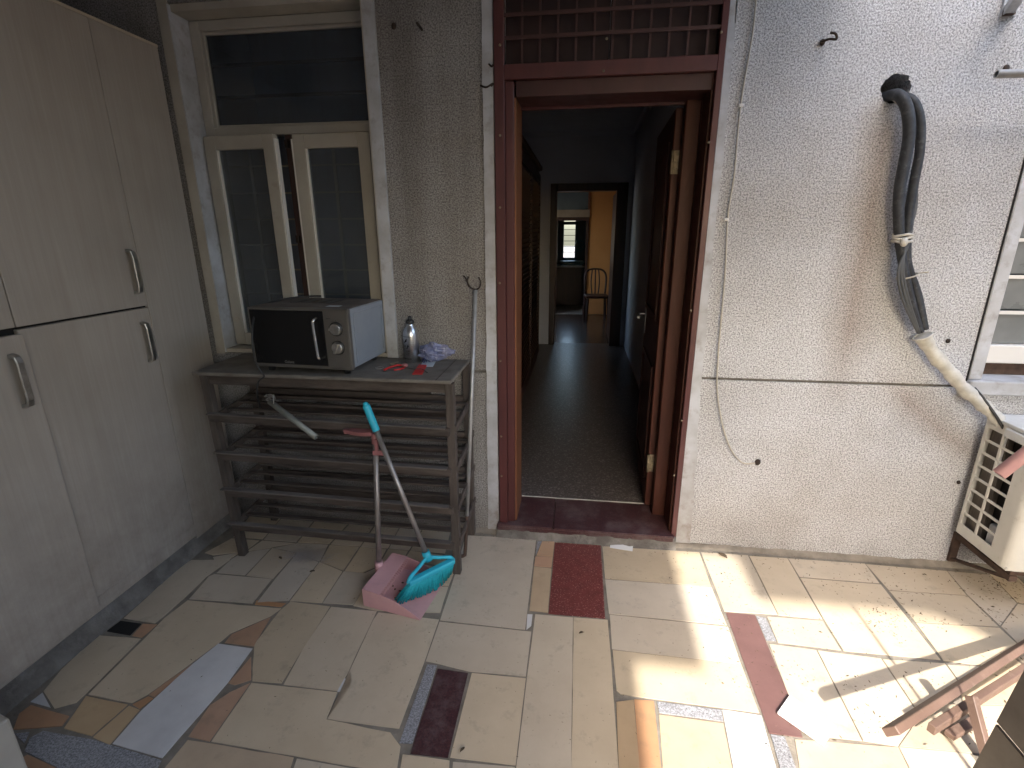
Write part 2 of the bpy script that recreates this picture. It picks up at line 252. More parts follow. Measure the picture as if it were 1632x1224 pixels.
# ------------------------------------------------------------------ mesh helpers
def nb(): return bmesh.new()
def V(*a): return Vector(a)
def box(bm, x0, x1, y0, y1, z0, z1, mtx=None):
    vs = [bm.verts.new((x, y, z)) for x in (x0, x1) for y in (y0, y1) for z in (z0, z1)]
    for f in ((0, 1, 3, 2), (4, 6, 7, 5), (0, 4, 5, 1), (2, 3, 7, 6), (0, 2, 6, 4), (1, 5, 7, 3)): bm.faces.new([vs[i] for i in f])
    if mtx: 
        for v in vs: v.co = mtx @ v.co
    return vs
def beam(bm, p, q, w, h, upv=(0, 0, 1)):
    """a straight bar of section w (sideways) x h (along upv) from p to q"""
    p, q = Vector(p), Vector(q); d = (q-p).normalized(); u = Vector(upv); s = d.cross(u)
    if s.length < 1e-4: u = Vector((1, 0, 0)); s = d.cross(u)
    s.normalize(); u = s.cross(d).normalized()
    r = []
    for c in (p, q):
        r.append([bm.verts.new(c + s*a*w/2 + u*b*h/2) for a, b in ((-1, -1), (1, -1), (1, 1), (-1, 1))])
    bm.faces.new(r[0][::-1]); bm.faces.new(r[1])
    for i in range(4): bm.faces.new([r[0][i], r[0][(i+1) % 4], r[1][(i+1) % 4], r[1][i]])
def smooth_path(pts, n=6):
    pts = [Vector(p) for p in pts]
    if len(pts) < 3: return pts
    out = []
    for i in range(len(pts)-1):
        p0 = pts[max(i-1, 0)]; p1 = pts[i]; p2 = pts[i+1]; p3 = pts[min(i+2, len(pts)-1)]
        for k in range(n):
            t = k/n
            out.append(0.5*((2*p1)+(p2-p0)*t+(2*p0-5*p1+4*p2-p3)*t*t+(3*p1-p0-3*p2+p3)*t**3))
    out.append(pts[-1]); return out
def tube(bm, pts, r, seg=10, smooth=True, cap=True, hollow=0.0, rfun=None):
    P = smooth_path(pts) if smooth else [Vector(p) for p in pts]
    rings = []; prev = None
    for i, c in enumerate(P):
        t = (P[min(i+1, len(P)-1)]-P[max(i-1, 0)]).normalized()
        if prev is None:
            a = Vector((0, 0, 1)) if abs(t.z) < 0.9 else Vector((1, 0, 0)); nrm = t.cross(a).normalized()
        else: nrm = (prev - t*prev.dot(t)).normalized()
        prev = nrm; b = t.cross(nrm)
        rr = r if rfun is None else rfun(i/(len(P)-1))*r
        rings.append([bm.verts.new(c + (nrm*math.cos(2*math.pi*k/seg)+b*math.sin(2*math.pi*k/seg))*rr) for k in range(seg)])
    fs = []
    for i in range(len(rings)-1):
        for k in range(seg): fs.append(bm.faces.new([rings[i][k], rings[i][(k+1) % seg], rings[i+1][(k+1) % seg], rings[i+1][k]]))
    for f in fs: f.smooth = True
    if cap:
        if hollow: 
            for ring, s in ((rings[0], 1), (rings[-1], -1)):
                cen = sum((v.co for v in ring), Vector())/seg
                ax = ((P[1]-P[0]) if s == 1 else (P[-2]-P[-1])).normalized()
                inn = [bm.verts.new(cen+(v.co-cen)*hollow) for v in ring]; dp = [bm.verts.new(v.co+ax*r*2.5) for v in inn]
                for k in range(seg):
                    a, b_ = k, (k+1) % seg
                    bm.faces.new([ring[a], ring[b_], inn[b_], inn[a]]); bm.faces.new([inn[a], inn[b_], dp[b_], dp[a]])
                bm.faces.new(dp)
        else: bm.faces.new(rings[0][::-1]); bm.faces.new(rings[-1])
    return rings
def lathe(bm, prof, cx=0, cy=0, cz=0, seg=24, mtx=None):
    rings = []
    for r, z in prof:
        rings.append([bm.verts.new((cx+r*math.cos(2*math.pi*k/seg), cy+r*math.sin(2*math.pi*k/seg), cz+z)) for k in range(seg)] if r > 1e-6 else [bm.verts.new((cx, cy, cz+z))])
    for i in range(len(rings)-1):
        A, B = rings[i], rings[i+1]
        for k in range(seg):
            a = [A[k % len(A)], A[(k+1) % len(A)]] if len(A) > 1 else [A[0]]
            b = [B[(k+1) % len(B)], B[k % len(B)]] if len(B) > 1 else [B[0]]
            if len(a)+len(b) > 2: bm.faces.new(a+b).smooth = True
    if len(rings[0]) > 1: bm.faces.new(rings[0][::-1])
    if len(rings[-1]) > 1: bm.faces.new(rings[-1])
    if mtx:
        for ring in rings:
            for v in ring: v.co = mtx @ v.co
def prism(bm, pts, axis, a, b):
    """pts: 2D outline; axis: which axis is extruded from a to b"""
    def p3(p, t):
        return {'x': (t, p[0], p[1]), 'y': (p[0], t, p[1]), 'z': (p[0], p[1], t)}[axis]
    A = [bm.verts.new(p3(p, a)) for p in pts]; B = [bm.verts.new(p3(p, b)) for p in pts]
    n = len(pts)
    bm.faces.new(A[::-1]); bm.faces.new(B)
    for i in range(n): bm.faces.new([A[i], A[(i+1) % n], B[(i+1) % n], B[i]])
def ellipsoid(bm, c, r, seg=12, rings=8):
    m = Matrix.Translation(c) @ Matrix.Diagonal((r[0], r[1], r[2], 1))
    res = bmesh.ops.create_uvsphere(bm, u_segments=seg, v_segments=rings, radius=1, matrix=m)
    for v in res['verts']:
        for f in v.link_faces: f.smooth = True

ORG = {}
def obj(name, bm, m, parent=None, origin=None, bevel=0.0, seg=1):
    bmesh.ops.recalc_face_normals(bm, faces=bm.faces)
    me = bpy.data.meshes.new(name)
    o = bpy.data.objects.new(name, me)
    if parent is not None: org = ORG[parent]
    elif origin is not None: org = Vector(origin)
    else:
        cs = [v.co for v in bm.verts]; org = Vector(((min(c.x for c in cs)+max(c.x for c in cs))/2, (min(c.y for c in cs)+max(c.y for c in cs))/2, min(c.z for c in cs)))
    for v in bm.verts: v.co -= org
    bm.to_mesh(me); bm.free()
    for mm in (m if isinstance(m, (list, tuple)) else [m]): me.materials.append(M[mm] if isinstance(mm, str) else mm)
    COL.objects.link(o)
    ORG[o] = org
    if parent is not None: o.parent = parent
    else: o.location = org
    if bevel > 0:
        b = o.modifiers.new('bevel', 'BEVEL'); b.width = bevel; b.segments = seg; b.limit_method = 'ANGLE'; b.angle_limit = math.radians(40)
    return o
def thing(name, label, cat, loc=(0, 0, 0), rotz=0, group=None):
    o = bpy.data.objects.new(name, None); COL.objects.link(o); o.location = loc; o.rotation_euler = (0, 0, rotz)
    o.empty_display_size = 0.05
    o['label'] = label; o['category'] = cat
    if group: o['group'] = group
    ORG[o] = Vector(loc); return o
def local(name, label, cat, loc, rotz=0, group=None):
    o = thing(name, label, cat, loc, rotz, group); ORG[o] = Vector((0, 0, 0)); return o
def tag(o, label, cat, group=None):
    o['label'] = label; o['category'] = cat
    if group: o['group'] = group
    return o
def struct(o): o['kind'] = 'structure'; return o
def stuff(o): o['kind'] = 'stuff'; return o
def B(name, m, parent, *boxes, bevel=0.0, seg=1):
    bm = nb()
    for b in boxes: box(bm, *b)
    return obj(name, bm, m, parent, bevel=bevel, seg=seg)
def instance(src, name, parent, mtx=None, loc=None):
    o = src.copy(); o.name = name; COL.objects.link(o); o.parent = parent
    if loc is not None: o.location = loc
    return o

# ================================================================== FLOOR
FLOOR = bpy.data.objects.new('floor', None)
bm = nb()
# uneven bed of cement that the tiles are set in
nx, ny = 150, 120
X0, X1, Y0, Y1 = -2.5, 4.5, -3.5, 0.012
gv = [[bm.verts.new((X0+(X1-X0)*i/nx, Y0+(Y1-Y0)*j/ny, 0)) for j in range(ny+1)] for i in range(nx+1)]
for i in range(nx+1):
    for j in range(ny+1):
        v = gv[i][j]; h = noise.noise(Vector((v.co.x*9, v.co.y*9, 1.3)))*0.0012-0.0028
        v.co.z = h + (0.006*max(0.0, noise.noise(Vector((v.co.x*14, v.co.y*14, 5)))) if v.co.x < -1.9 else 0)
for i in range(nx):
    for j in range(ny): bm.faces.new([gv[i][j], gv[i+1][j], gv[i+1][j+1], gv[i][j+1]]).smooth = True
FLOOR = struct(obj('floor', bm, 'grout', origin=(0, 0, 0)))
TILES = [
    ('beige', [(-1.879, -0.53), (-1.861, -0.709), (-1.855, -0.827), (-1.703, -0.836), (-1.698, -0.793), (-1.696, -0.674), (-1.7, -0.539), (-1.676, -0.404), (-1.864, -0.431)]),
    ('beige', [(-1.686, -0.805), (-1.677, -0.911), (-1.663, -1.172), (-1.483, -1.181), (-1.456, -1.143), (-1.406, -1.005), (-1.363, -0.886), (-1.356, -0.848), (-1.249, -0.735), (-1.231, -0.688), (-1.668, -0.695)]),
    ('beige', [(-1.861, -1.09), (-1.833, -1.18), (-1.726, -1.235), (-1.675, -1.205), (-1.676, -1.173), (-1.692, -0.919), (-1.878, -0.925)]),
    ('orange', [(-1.739, -0.909), (-1.693, -0.913), (-1.689, -0.841), (-1.75, -0.846)]),
    ('white', [(-1.835, -1.223), (-1.745, -1.233), (-1.831, -1.186)]),
    ('orange', [(-1.825, -1.268), (-1.784, -1.319), (-1.639, -1.288), (-1.65, -1.254), (-1.819, -1.235)]),
    ('tan', [(-1.623, -1.295), (-1.51, -1.306), (-1.492, -1.19), (-1.664, -1.179)]),
    ('tan', [(-1.502, -1.309), (-1.427, -1.324), (-1.435, -1.202), (-1.483, -1.193)]),
    ('orange', [(-1.475, -1.187), (-1.438, -1.198), (-1.425, -1.156), (-1.447, -1.151)]),
    ('white', [(-1.396, -1.009), (-1.426, -1.205), (-1.42, -1.32), (-1.229, -1.34), (-1.216, -1.151), (-1.21, -1.063), (-1.218, -0.908), (-1.366, -0.902)]),
    ('granite', [(-1.701, -1.338), (-1.672, -1.378), (-1.513, -1.409), (-1.204, -1.413), (-1.225, -1.348), (-1.502, -1.316), (-1.683, -1.311)]),
    ('granite', [(-1.702, -1.354), (-1.725, -1.32), (-1.765, -1.331)]),
    ('orange', [(-1.668, -1.413), (-1.489, -1.431), (-1.519, -1.411), (-1.652, -1.386)]),
    ('orange', [(-1.206, -1.065), (-1.178, -1.069), (-1.134, -1.041), (-1.198, -0.946)]),
    ('orange', [(-1.175, -1.099), (-1.209, -1.156), (-1.199, -1.267), (-1.121, -1.273), (-1.129, -1.055)]),
    ('orange', [(-1.345, -0.852), (-1.344, -0.895), (-1.22, -0.896), (-1.246, -0.744)]),
    ('orange', [(-1.449, -1.146), (-1.425, -1.15), (-1.395, -1.004), (-1.399, -1.013)]),
    ('beige', [(-1.668, -0.685), (-1.374, -0.676), (-1.384, -0.515), (-1.675, -0.516), (-1.689, -0.535)]),
    ('beige', [(-1.671, -0.399), (-1.671, -0.505), (-1.527, -0.503), (-1.53, -0.291), (-1.652, -0.345)]),
    ('beige', [(-1.518, -0.505), (-1.38, -0.511), (-1.382, -0.311), (-1.523, -0.287)]),
    ('beige', [(-1.368, -0.508), (-1.356, -0.668), (-1.225, -0.638), (-1.232, -0.367), (-1.372, -0.313)]),
    ('beige', [(-1.74, -0.424), (-1.681, -0.4), (-1.666, -0.342), (-1.773, -0.395)]),
    ('orange', [(-1.358, -0.681), (-1.237, -0.679), (-1.229, -0.657), (-1.366, -0.656)]),
    ('beige', [(-1.218, -0.64), (-1.074, -0.633), (-1.082, -0.419), (-1.224, -0.366)]),
    ('beige', [(-1.069, -0.634), (-0.934, -0.627), (-0.924, -0.367), (-0.969, -0.419), (-1.075, -0.418)]),
    ('beige', [(-0.932, -0.363), (-0.831, -0.473), (-0.553, -0.455), (-0.552, -0.359), (-0.874, -0.277)]),
    ('beige', [(-0.93, -0.632), (-0.816, -0.648), (-0.622, -0.633), (-0.546, -0.625), (-0.553, -0.461), (-0.927, -0.492)]),
    ('beige', [(-1.838, -0.369), (-1.785, -0.38), (-1.646, -0.331), (-1.63, -0.235), (-1.787, -0.236)]),
    ('beige', [(-1.635, -0.329), (-1.529, -0.284), (-1.531, -0.281), (-1.43, -0.232), (-1.614, -0.233)]),
    ('beige', [(-1.512, -0.285), (-1.378, -0.307), (-1.23, -0.358), (-1.253, -0.224), (-1.414, -0.23)]),
    ('beige', [(-1.221, -0.361), (-1.081, -0.411), (-1.086, -0.224), (-1.241, -0.226)]),
    ('beige', [(-1.072, -0.413), (-0.982, -0.414), (-0.932, -0.36), (-0.938, -0.223), (-1.077, -0.224)]),
    ('beige', [(-0.926, -0.355), (-0.884, -0.281), (-0.825, -0.282), (-0.825, -0.222), (-0.928, -0.221)]),
    ('beige', [(-0.817, -0.281), (-0.648, -0.316), (-0.607, -0.278), (-0.64, -0.233), (-0.814, -0.221)]),
    ('beige', [(-1.786, -0.221), (-1.622, -0.219), (-1.647, 0.014), (-1.834, 0.009)]),
    ('beige', [(-1.611, -0.223), (-1.431, -0.221), (-1.445, 0.01), (-1.637, 0.014)]),
    ('beige', [(-1.419, -0.223), (-1.252, -0.216), (-1.236, 0.006), (-1.434, 0.007)]),
    ('beige', [(-1.24, -0.218), (-1.084, -0.216), (-1.089, -0.0), (-1.225, 0.003)]),
    ('beige', [(-1.075, -0.219), (-0.934, -0.215), (-0.947, 0.005), (-1.08, 0.001)]),
    ('beige', [(-0.927, -0.214), (-0.822, -0.215), (-0.814, 0.006), (-0.936, 0.003)]),
    ('beige', [(-0.813, -0.217), (-0.633, -0.218), (-0.658, 0.005), (-0.807, 0.007)]),
    ('beige', [(-1.229, -0.699), (-1.225, -0.885), (-1.126, -1.045), (-1.016, -1.041), (-1.029, -0.65), (-1.214, -0.643)]),
    ('beige', [(-1.022, -0.764), (-1.021, -0.888), (-1.005, -1.045), (-0.803, -1.044), (-0.8, -0.957), (-0.813, -0.724), (-0.817, -0.651), (-1.022, -0.651)]),
    ('beige', [(-0.811, -0.701), (-0.797, -0.959), (-0.772, -0.99), (-0.765, -1.041), (-0.786, -1.151), (-0.538, -1.153), (-0.536, -0.887), (-0.54, -0.664), (-0.806, -0.657)]),
    ('white', [(-0.801, -1.047), (-0.765, -1.037), (-0.775, -0.991), (-0.806, -0.993)]),
    ('beige', [(-0.531, -0.879), (-0.49, -0.883), (-0.354, -0.904), (-0.151, -0.899), (-0.152, -0.682), (-0.534, -0.676)]),
    ('granite', [(-0.52, -1.199), (-0.479, -1.195), (-0.484, -0.893), (-0.521, -0.893)]),
    ('darkred', [(-0.474, -1.228), (-0.356, -1.225), (-0.361, -0.912), (-0.476, -0.908)]),
    ('beige', [(-0.349, -1.223), (-0.147, -1.221), (-0.15, -0.907), (-0.348, -0.909)]),
    ('beige', [(-0.543, -0.365), (-0.534, -0.667), (-0.178, -0.674), (-0.189, -0.032), (-0.564, -0.051)]),
    ('beige', [(-1.115, -1.272), (-0.826, -1.281), (-0.497, -1.293), (-0.513, -1.21), (-0.561, -1.17), (-0.789, -1.153), (-0.801, -1.05), (-1.124, -1.053)]),
    ('tan', [(-1.201, -1.437), (-0.805, -1.385), (-0.827, -1.287), (-1.193, -1.278)]),
    ('beige', [(-0.796, -1.384), (-0.479, -1.389), (-0.497, -1.3), (-0.815, -1.289)]),
    ('beige', [(-0.47, -1.388), (-0.322, -1.368), (-0.349, -1.234), (-0.497, -1.234)]),
    ('beige', [(-0.315, -1.368), (-0.131, -1.343), (-0.149, -1.227), (-0.337, -1.236)]),
    ('granite', [(-0.18, -0.105), (-0.178, -0.176), (-0.158, -0.055), (-0.18, -0.056)]),
    ('orangel', [(-0.174, -0.177), (-0.093, -0.172), (-0.092, -0.048), (-0.155, -0.053)]),
    ('orange', [(-0.178, -0.26), (-0.095, -0.261), (-0.094, -0.178), (-0.178, -0.186)]),
    ('tan', [(-0.17, -0.565), (-0.092, -0.566), (-0.095, -0.269), (-0.178, -0.266)]),
    ('redterr', [(-0.089, -0.571), (0.147, -0.57), (0.146, -0.049), (-0.088, -0.053)]),
    ('white', [(-0.172, -0.672), (-0.155, -0.649), (-0.156, -0.585), (-0.177, -0.587)]),
    ('beige', [(-0.145, -0.847), (-0.144, -1.23), (-0.132, -1.326), (0.021, -1.306), (0.014, -0.582), (-0.144, -0.583)]),
    ('beige', [(0.022, -1.306), (0.156, -1.288), (0.161, -1.19), (0.16, -0.761), (0.157, -0.578), (0.017, -0.581)]),
    ('beige', [(0.158, -0.312), (0.633, -0.304), (0.635, -0.046), (0.155, -0.057)]),
    ('beige', [(0.165, -0.539), (0.639, -0.543), (0.634, -0.31), (0.158, -0.319)]),
    ('beige', [(0.167, -0.731), (0.639, -0.74), (0.642, -0.553), (0.168, -0.545)]),
    ('beige', [(0.173, -0.917), (0.186, -0.929), (0.641, -0.942), (0.64, -0.743), (0.169, -0.735)]),
    ('tan', [(0.16, -1.288), (0.222, -1.279), (0.228, -0.947), (0.169, -0.963)]),
    ('orange', [(0.222, -1.279), (0.285, -1.271), (0.297, -0.942), (0.231, -0.944)]),
    ('granite', [(0.31, -0.984), (0.513, -0.989), (0.519, -0.949), (0.307, -0.944)]),
    ('peach', [(0.287, -1.271), (0.492, -1.244), (0.511, -0.998), (0.308, -0.993)]),
    ('white', [(0.495, -1.244), (0.624, -1.227), (0.644, -0.952), (0.522, -0.946)]),
    ('granite', [(0.643, -1.127), (0.632, -1.226), (0.679, -1.219), (0.69, -1.121), (0.693, -1.021), (0.652, -1.018)]),
    ('redplain', [(0.649, -1.013), (0.749, -1.015), (0.764, -0.859), (0.772, -0.469), (0.655, -0.469)]),
    ('granite', [(0.773, -0.608), (0.81, -0.606), (0.81, -0.481), (0.775, -0.475)]),
    ('beige', [(0.814, -0.613), (1.04, -0.622), (1.038, -0.468), (0.821, -0.471)]),
    ('beige', [(0.651, -0.462), (0.867, -0.453), (0.869, -0.043), (0.645, -0.045)]),
    ('beige', [(0.871, -0.456), (1.041, -0.456), (1.054, -0.044), (0.876, -0.047)]),
    ('beige', [(1.058, -0.183), (1.401, -0.184), (1.41, -0.04), (1.059, -0.043)]),
    ('beige', [(1.048, -0.465), (1.048, -0.624), (1.387, -0.624), (1.402, -0.193), (1.057, -0.192)]),
    ('beige', [(1.417, -0.229), (1.737, -0.22), (1.765, -0.049), (1.414, -0.043)]),
    ('beige', [(1.415, -0.425), (1.732, -0.411), (1.736, -0.226), (1.416, -0.235)]),
    ('beige', [(1.743, -0.22), (1.743, -0.403), (1.916, -0.248), (1.943, -0.055), (1.767, -0.051)]),
    ('beige', [(1.397, -0.626), (1.533, -0.631), (1.665, -0.556), (1.733, -0.499), (1.73, -0.418), (1.414, -0.431)]),
    ('beige', [(0.764, -0.856), (0.773, -1.01), (0.834, -1.004), (0.93, -1.002), (0.946, -0.634), (0.778, -0.625)]),
    ('beige', [(0.935, -1.001), (1.032, -1.007), (1.108, -0.936), (1.164, -0.868), (1.169, -0.646), (0.95, -0.636)]),
    ('beige', [(1.169, -0.864), (1.237, -0.817), (1.384, -0.722), (1.391, -0.64), (1.175, -0.65)]),
    ('beige', [(1.39, -0.719), (1.528, -0.638), (1.397, -0.646)]),
    ('peach', [(0.677, -1.22), (1.014, -1.175), (1.031, -1.011), (0.723, -1.025)]),
    ('beige', [(1.017, -1.175), (1.245, -1.145), (1.237, -1.004), (1.035, -1.01)]),
    ('beige', [(1.11, -0.939), (1.038, -1.006), (1.238, -1.001), (1.32, -0.993), (1.327, -0.825), (1.238, -0.821), (1.166, -0.875)]),
    ('beige', [(1.339, -0.819), (1.571, -0.789), (1.692, -0.694), (1.661, -0.564), (1.531, -0.64), (1.388, -0.726)]),
    ('beige', [(1.921, -0.246), (2.024, -0.264), (2.057, -0.055), (1.948, -0.051)]),
    ('beige', [(1.74, -0.496), (1.892, -0.488), (2.014, -0.278), (1.917, -0.254), (1.744, -0.408)]),
    ('beige', [(1.699, -0.685), (1.733, -0.689), (1.884, -0.499), (1.733, -0.504), (1.673, -0.555)]),
    ('beige', [(1.323, -0.993), (1.485, -1.002), (1.571, -0.793), (1.333, -0.824)]),

]
def shrink(P, d):
    n = len(P); out = []
    for i in range(n):
        a, b, c = Vector(P[i-1]), Vector(P[i]), Vector(P[(i+1) % n])
        e1 = (b-a).normalized(); e2 = (c-b).normalized()
        n1 = Vector((-e1.y, e1.x)); n2 = Vector((-e2.y, e2.x)); k = (n1+n2)
        if k.length < 0.3: k = n1
        k = k/max(0.35, k.length_squared)*2
        out.append(b + k*d*0.5*1.0)
    return out
def chip(P, amp):
    """break long edges into slightly irregular ones, as cut by hand"""
    out = []
    for i in range(len(P)):
        a, b = P[i], P[(i+1) % len(P)]; L = (b-a).length; k = max(1, int(L/0.06)); nrm = Vector((-(b-a).y, (b-a).x)).normalized()
        out.append(a)
        for j in range(1, k):
            q = a+(b-a)*j/k; out.append(q+nrm*amp*noise.noise(Vector((q.x*23, q.y*23, 7))))
    return out
def tile(ty, pts, lift=0.0, amp=0.0016, parent=FLOOR, name='tile'):
    P = chip(shrink(pts, -0.0004), amp)
    bm = nb(); cx = sum(p.x for p in P)/len(P); cy = sum(p.y for p in P)/len(P)
    tx, ty_ = random.uniform(-0.0016, 0.0016), random.uniform(-0.0016, 0.0016); dz = random.uniform(-0.0008, 0.0006)+lift
    z = lambda p: dz + tx*(p.x-cx) + ty_*(p.y-cy)
    top = [bm.verts.new((p.x+(cx-p.x)*0.001, p.y+(cy-p.y)*0.001, z(p))) for p in P]
    e = 0.0012
    mid = [bm.verts.new((p.x, p.y, z(p)-e)) for p in P]; bot = [bm.verts.new((p.x, p.y, -0.012)) for p in P]
    bm.faces.new(top)
    for A, C in ((mid, top), (bot, mid)):
        for i in range(len(P)): bm.faces.new([A[i], A[(i+1) % len(P)], C[(i+1) % len(P)], C[i]])
    bmesh.ops.triangulate(bm, faces=[bm.faces[0]] if False else [f for f in bm.faces if len(f.verts) > 4])
    return obj(name, bm, ty, parent)
for ty, pts in TILES:
    tile(ty, [Vector(p) for p in pts], amp=0.0025 if pts[0][0] < -0.9 else 0.0012)
# the same patchwork goes on behind and beside the camera
yy = -1.56
while yy > -3.4:
    hgt = random.choice((0.3, 0.36, 0.42)); xx = -1.86
    while xx < 4.3:
        w = random.choice((0.28, 0.4, 0.55, 0.62)); ty = random.choices(('beige', 'tan', 'peach', 'orange', 'white', 'granite', 'redplain'), (14, 3, 3, 1, 1, 1, 1))[0]
        tile(ty, [V(xx, yy-hgt), V(min(xx+w, 4.45), yy-hgt), V(min(xx+w, 4.45), yy), V(xx, yy)]); xx += w+0.004
    yy -= hgt+0.004
for xa, xb, ya, yb in ((2.12, 2.6, -0.5, -0.02), (2.12, 2.6, -0.95, -0.51), (2.61, 3.1, -0.62, -0.02), (2.61, 3.1, -1.1, -0.63), (2.12, 2.6, -1.5, -0.96), (2.61, 3.1, -1.5, -1.11), (3.11, 3.7, -0.8, -0.02), (3.11, 3.7, -1.5, -0.81), (3.71, 4.4, -0.7, -0.02), (3.71, 4.4, -1.5, -0.71)):
    tile('beige', [V(xa, ya), V(xb, ya), V(xb, yb), V(xa, yb)])
# open drain hole in the corner strip
bm = nb(); prism(bm, [(-1.854, -0.844, 0)[:2], (-1.757, -0.847, 0)[:2], (-1.75, -0.908, 0)[:2], (-1.861, -0.901, 0)[:2]], 'z', -0.012, 0.0015)
tag(obj('drain_cover', bm, 'dark'), 'small black square drain opening in the corner strip beside the wardrobe', 'drain')
# ragged cement kerb along the foot of the wardrobe
bm = nb(); n = 60; rows = []
for i in range(n+1):
    y = -2.6+2.6*i/n; a = noise.noise(Vector((y*7, 0, 3)))*0.012
    rows.append([bm.verts.new((x, y, z)) for x, z in ((-2.0, -0.01), (-2.0, 0.085), (-1.905+a*0.4, 0.085+a*0.3), (-1.888+a, 0.035+a), (-1.868+a, -0.003))])
for i in range(n):
    for k in range(4): bm.faces.new([rows[i][k], rows[i][k+1], rows[i+1][k+1], rows[i+1][k]]).smooth = True
struct(obj('kerb', bm, 'concrete'))
# cement fillet at the foot of the house wall (not in front of the doorway)
def fillet(x0, x1, name='cement_fillet', h=0.021, d=0.020):
    bm = nb(); n = max(8, int((x1-x0)/0.03)); R = []
    for i in range(n+1):
        x = x0+(x1-x0)*i/n; a = noise.noise(Vector((x*11, 4, 0)))*0.35+noise.noise(Vector((x*31, 9, 0)))*0.2+1
        R.append([bm.verts.new(p) for p in ((x, 0.004, h*a*1.2), (x, -d*0.25*a, h*a*0.7), (x, -d*0.8*a, 0.004+h*0.12*a), (x, -d*a, -0.003))])
    for i in range(n):
        for k in range(3): bm.faces.new([R[i][k], R[i+1][k], R[i+1][k+1], R[i][k+1]]).smooth = True
    return obj(name, bm, 'grout', FLOOR)
fillet(-1.87, -0.40); fillet(0.50, 4.4)
# yard outside
bm = nb(); box(bm, -60, 60, -60, 60, -0.3, -0.02); struct(obj('ground', bm, 'ground'))

# ================================================================== HOUSE WALL
HW = thing('house_wall', 'pebbledash house wall with a doorway, two windows and a round pipe hole', 'wall', (0, 0, 0))
GZ0, GZ1 = 0.888, 0.901        # horizontal groove
WX0, WX1, WZ0, WZ1 = -1.815, -0.935, 0.955, 2.50   # left window opening
DX0, DX1, DZ1 = -0.387, 0.524, 2.72                # doorway opening
RX0, RX1, RZ0, RZ1 = 1.70, 2.75, 0.89, 2.35        # right window opening
TOP = 6.0
# masonry behind the render (set 12 mm back)
B('masonry', 'concrete', HW,
  (-2.6, WX0-0.002, 0.012, 0.24, -0.01, TOP), (WX0-0.002, WX1+0.002, 0.012, 0.24, -0.01, WZ0-0.002), (WX0-0.002, WX1+0.002, 0.012, 0.24, WZ1+0.002, TOP),
  (WX1+0.002, DX0-0.001, 0.012, 0.24, -0.01, TOP), (DX0-0.001, DX1+0.001, 0.012, 0.24, DZ1, TOP),
  (DX1+0.001, 1.08, 0.012, 0.24, -0.01, TOP), (1.08, 1.28, 0.012, 0.24, -0.01, 1.97), (1.08, 1.28, 0.012, 0.24, 2.17, TOP), (1.28, RX0, 0.012, 0.24, -0.01, TOP),
  (RX0, RX1, 0.012, 0.24, -0.01, RZ0-0.03), (RX0, RX1, 0.012, 0.24, RZ1, TOP), (RX1, 4.5, 0.012, 0.24, -0.01, TOP))
# rendered panels, split by the groove
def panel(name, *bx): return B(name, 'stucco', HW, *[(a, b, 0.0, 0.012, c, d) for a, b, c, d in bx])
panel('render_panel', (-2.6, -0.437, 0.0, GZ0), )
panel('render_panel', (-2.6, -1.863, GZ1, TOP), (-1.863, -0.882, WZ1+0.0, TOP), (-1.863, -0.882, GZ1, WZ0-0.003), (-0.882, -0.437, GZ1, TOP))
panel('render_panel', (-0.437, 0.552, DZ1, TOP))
panel('render_panel', (0.56, 1.665, 0.0, GZ0), (1.665, 4.5, 0.0, 0.862))
# upper right panel with the round pipe hole
bm = nb()
hx, hz, hr = 1.165, 2.065, 0.052
def holed(bm, x0, x1, z0, z1, y, cx, cz, r, N=40):
    O = []; I = []
    for k in range(N):
        t = 2*math.pi*k/N; dx, dz = math.cos(t), math.sin(t)
        s = min((x1-cx)/dx if dx > 1e-9 else 1e9, (x0-cx)/dx if dx < -1e-9 else 1e9, (z1-cz)/dz if dz > 1e-9 else 1e9, (z0-cz)/dz if dz < -1e-9 else 1e9)
        rr = r*(1+0.16*noise.noise(Vector((dx*2.3, dz*2.3, 8)))+0.16*noise.noise(Vector((dx*9, dz*9, 3))))
        O.append(bm.verts.new((cx+dx*s, y, cz+dz*s))); I.append((bm.verts.new((cx+dx*rr, y, cz+dz*rr)), bm.verts.new((cx+dx*rr*0.92, y+0.24, cz+dz*rr*0.92))))
    for k in range(N):
        k2 = (k+1) % N
        bm.faces.new([O[k], O[k2], I[k2][0], I[k][0]]); bm.faces.new([I[k][0], I[k2][0], I[k2][1], I[k][1]])
    bm.faces.new([i[1] for i in I])
holed(bm, 1.085, 1.245, hz-0.08, hz+0.08, 0.0, hx, hz, hr)
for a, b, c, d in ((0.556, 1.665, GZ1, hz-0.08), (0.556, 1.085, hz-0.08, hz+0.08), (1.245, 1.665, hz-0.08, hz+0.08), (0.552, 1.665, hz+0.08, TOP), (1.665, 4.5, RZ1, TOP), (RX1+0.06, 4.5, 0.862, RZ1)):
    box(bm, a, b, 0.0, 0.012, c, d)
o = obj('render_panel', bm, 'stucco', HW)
B('hole_back', 'dark', HW, (1.08, 1.28, 0.2405, 0.25, 1.97, 2.17))
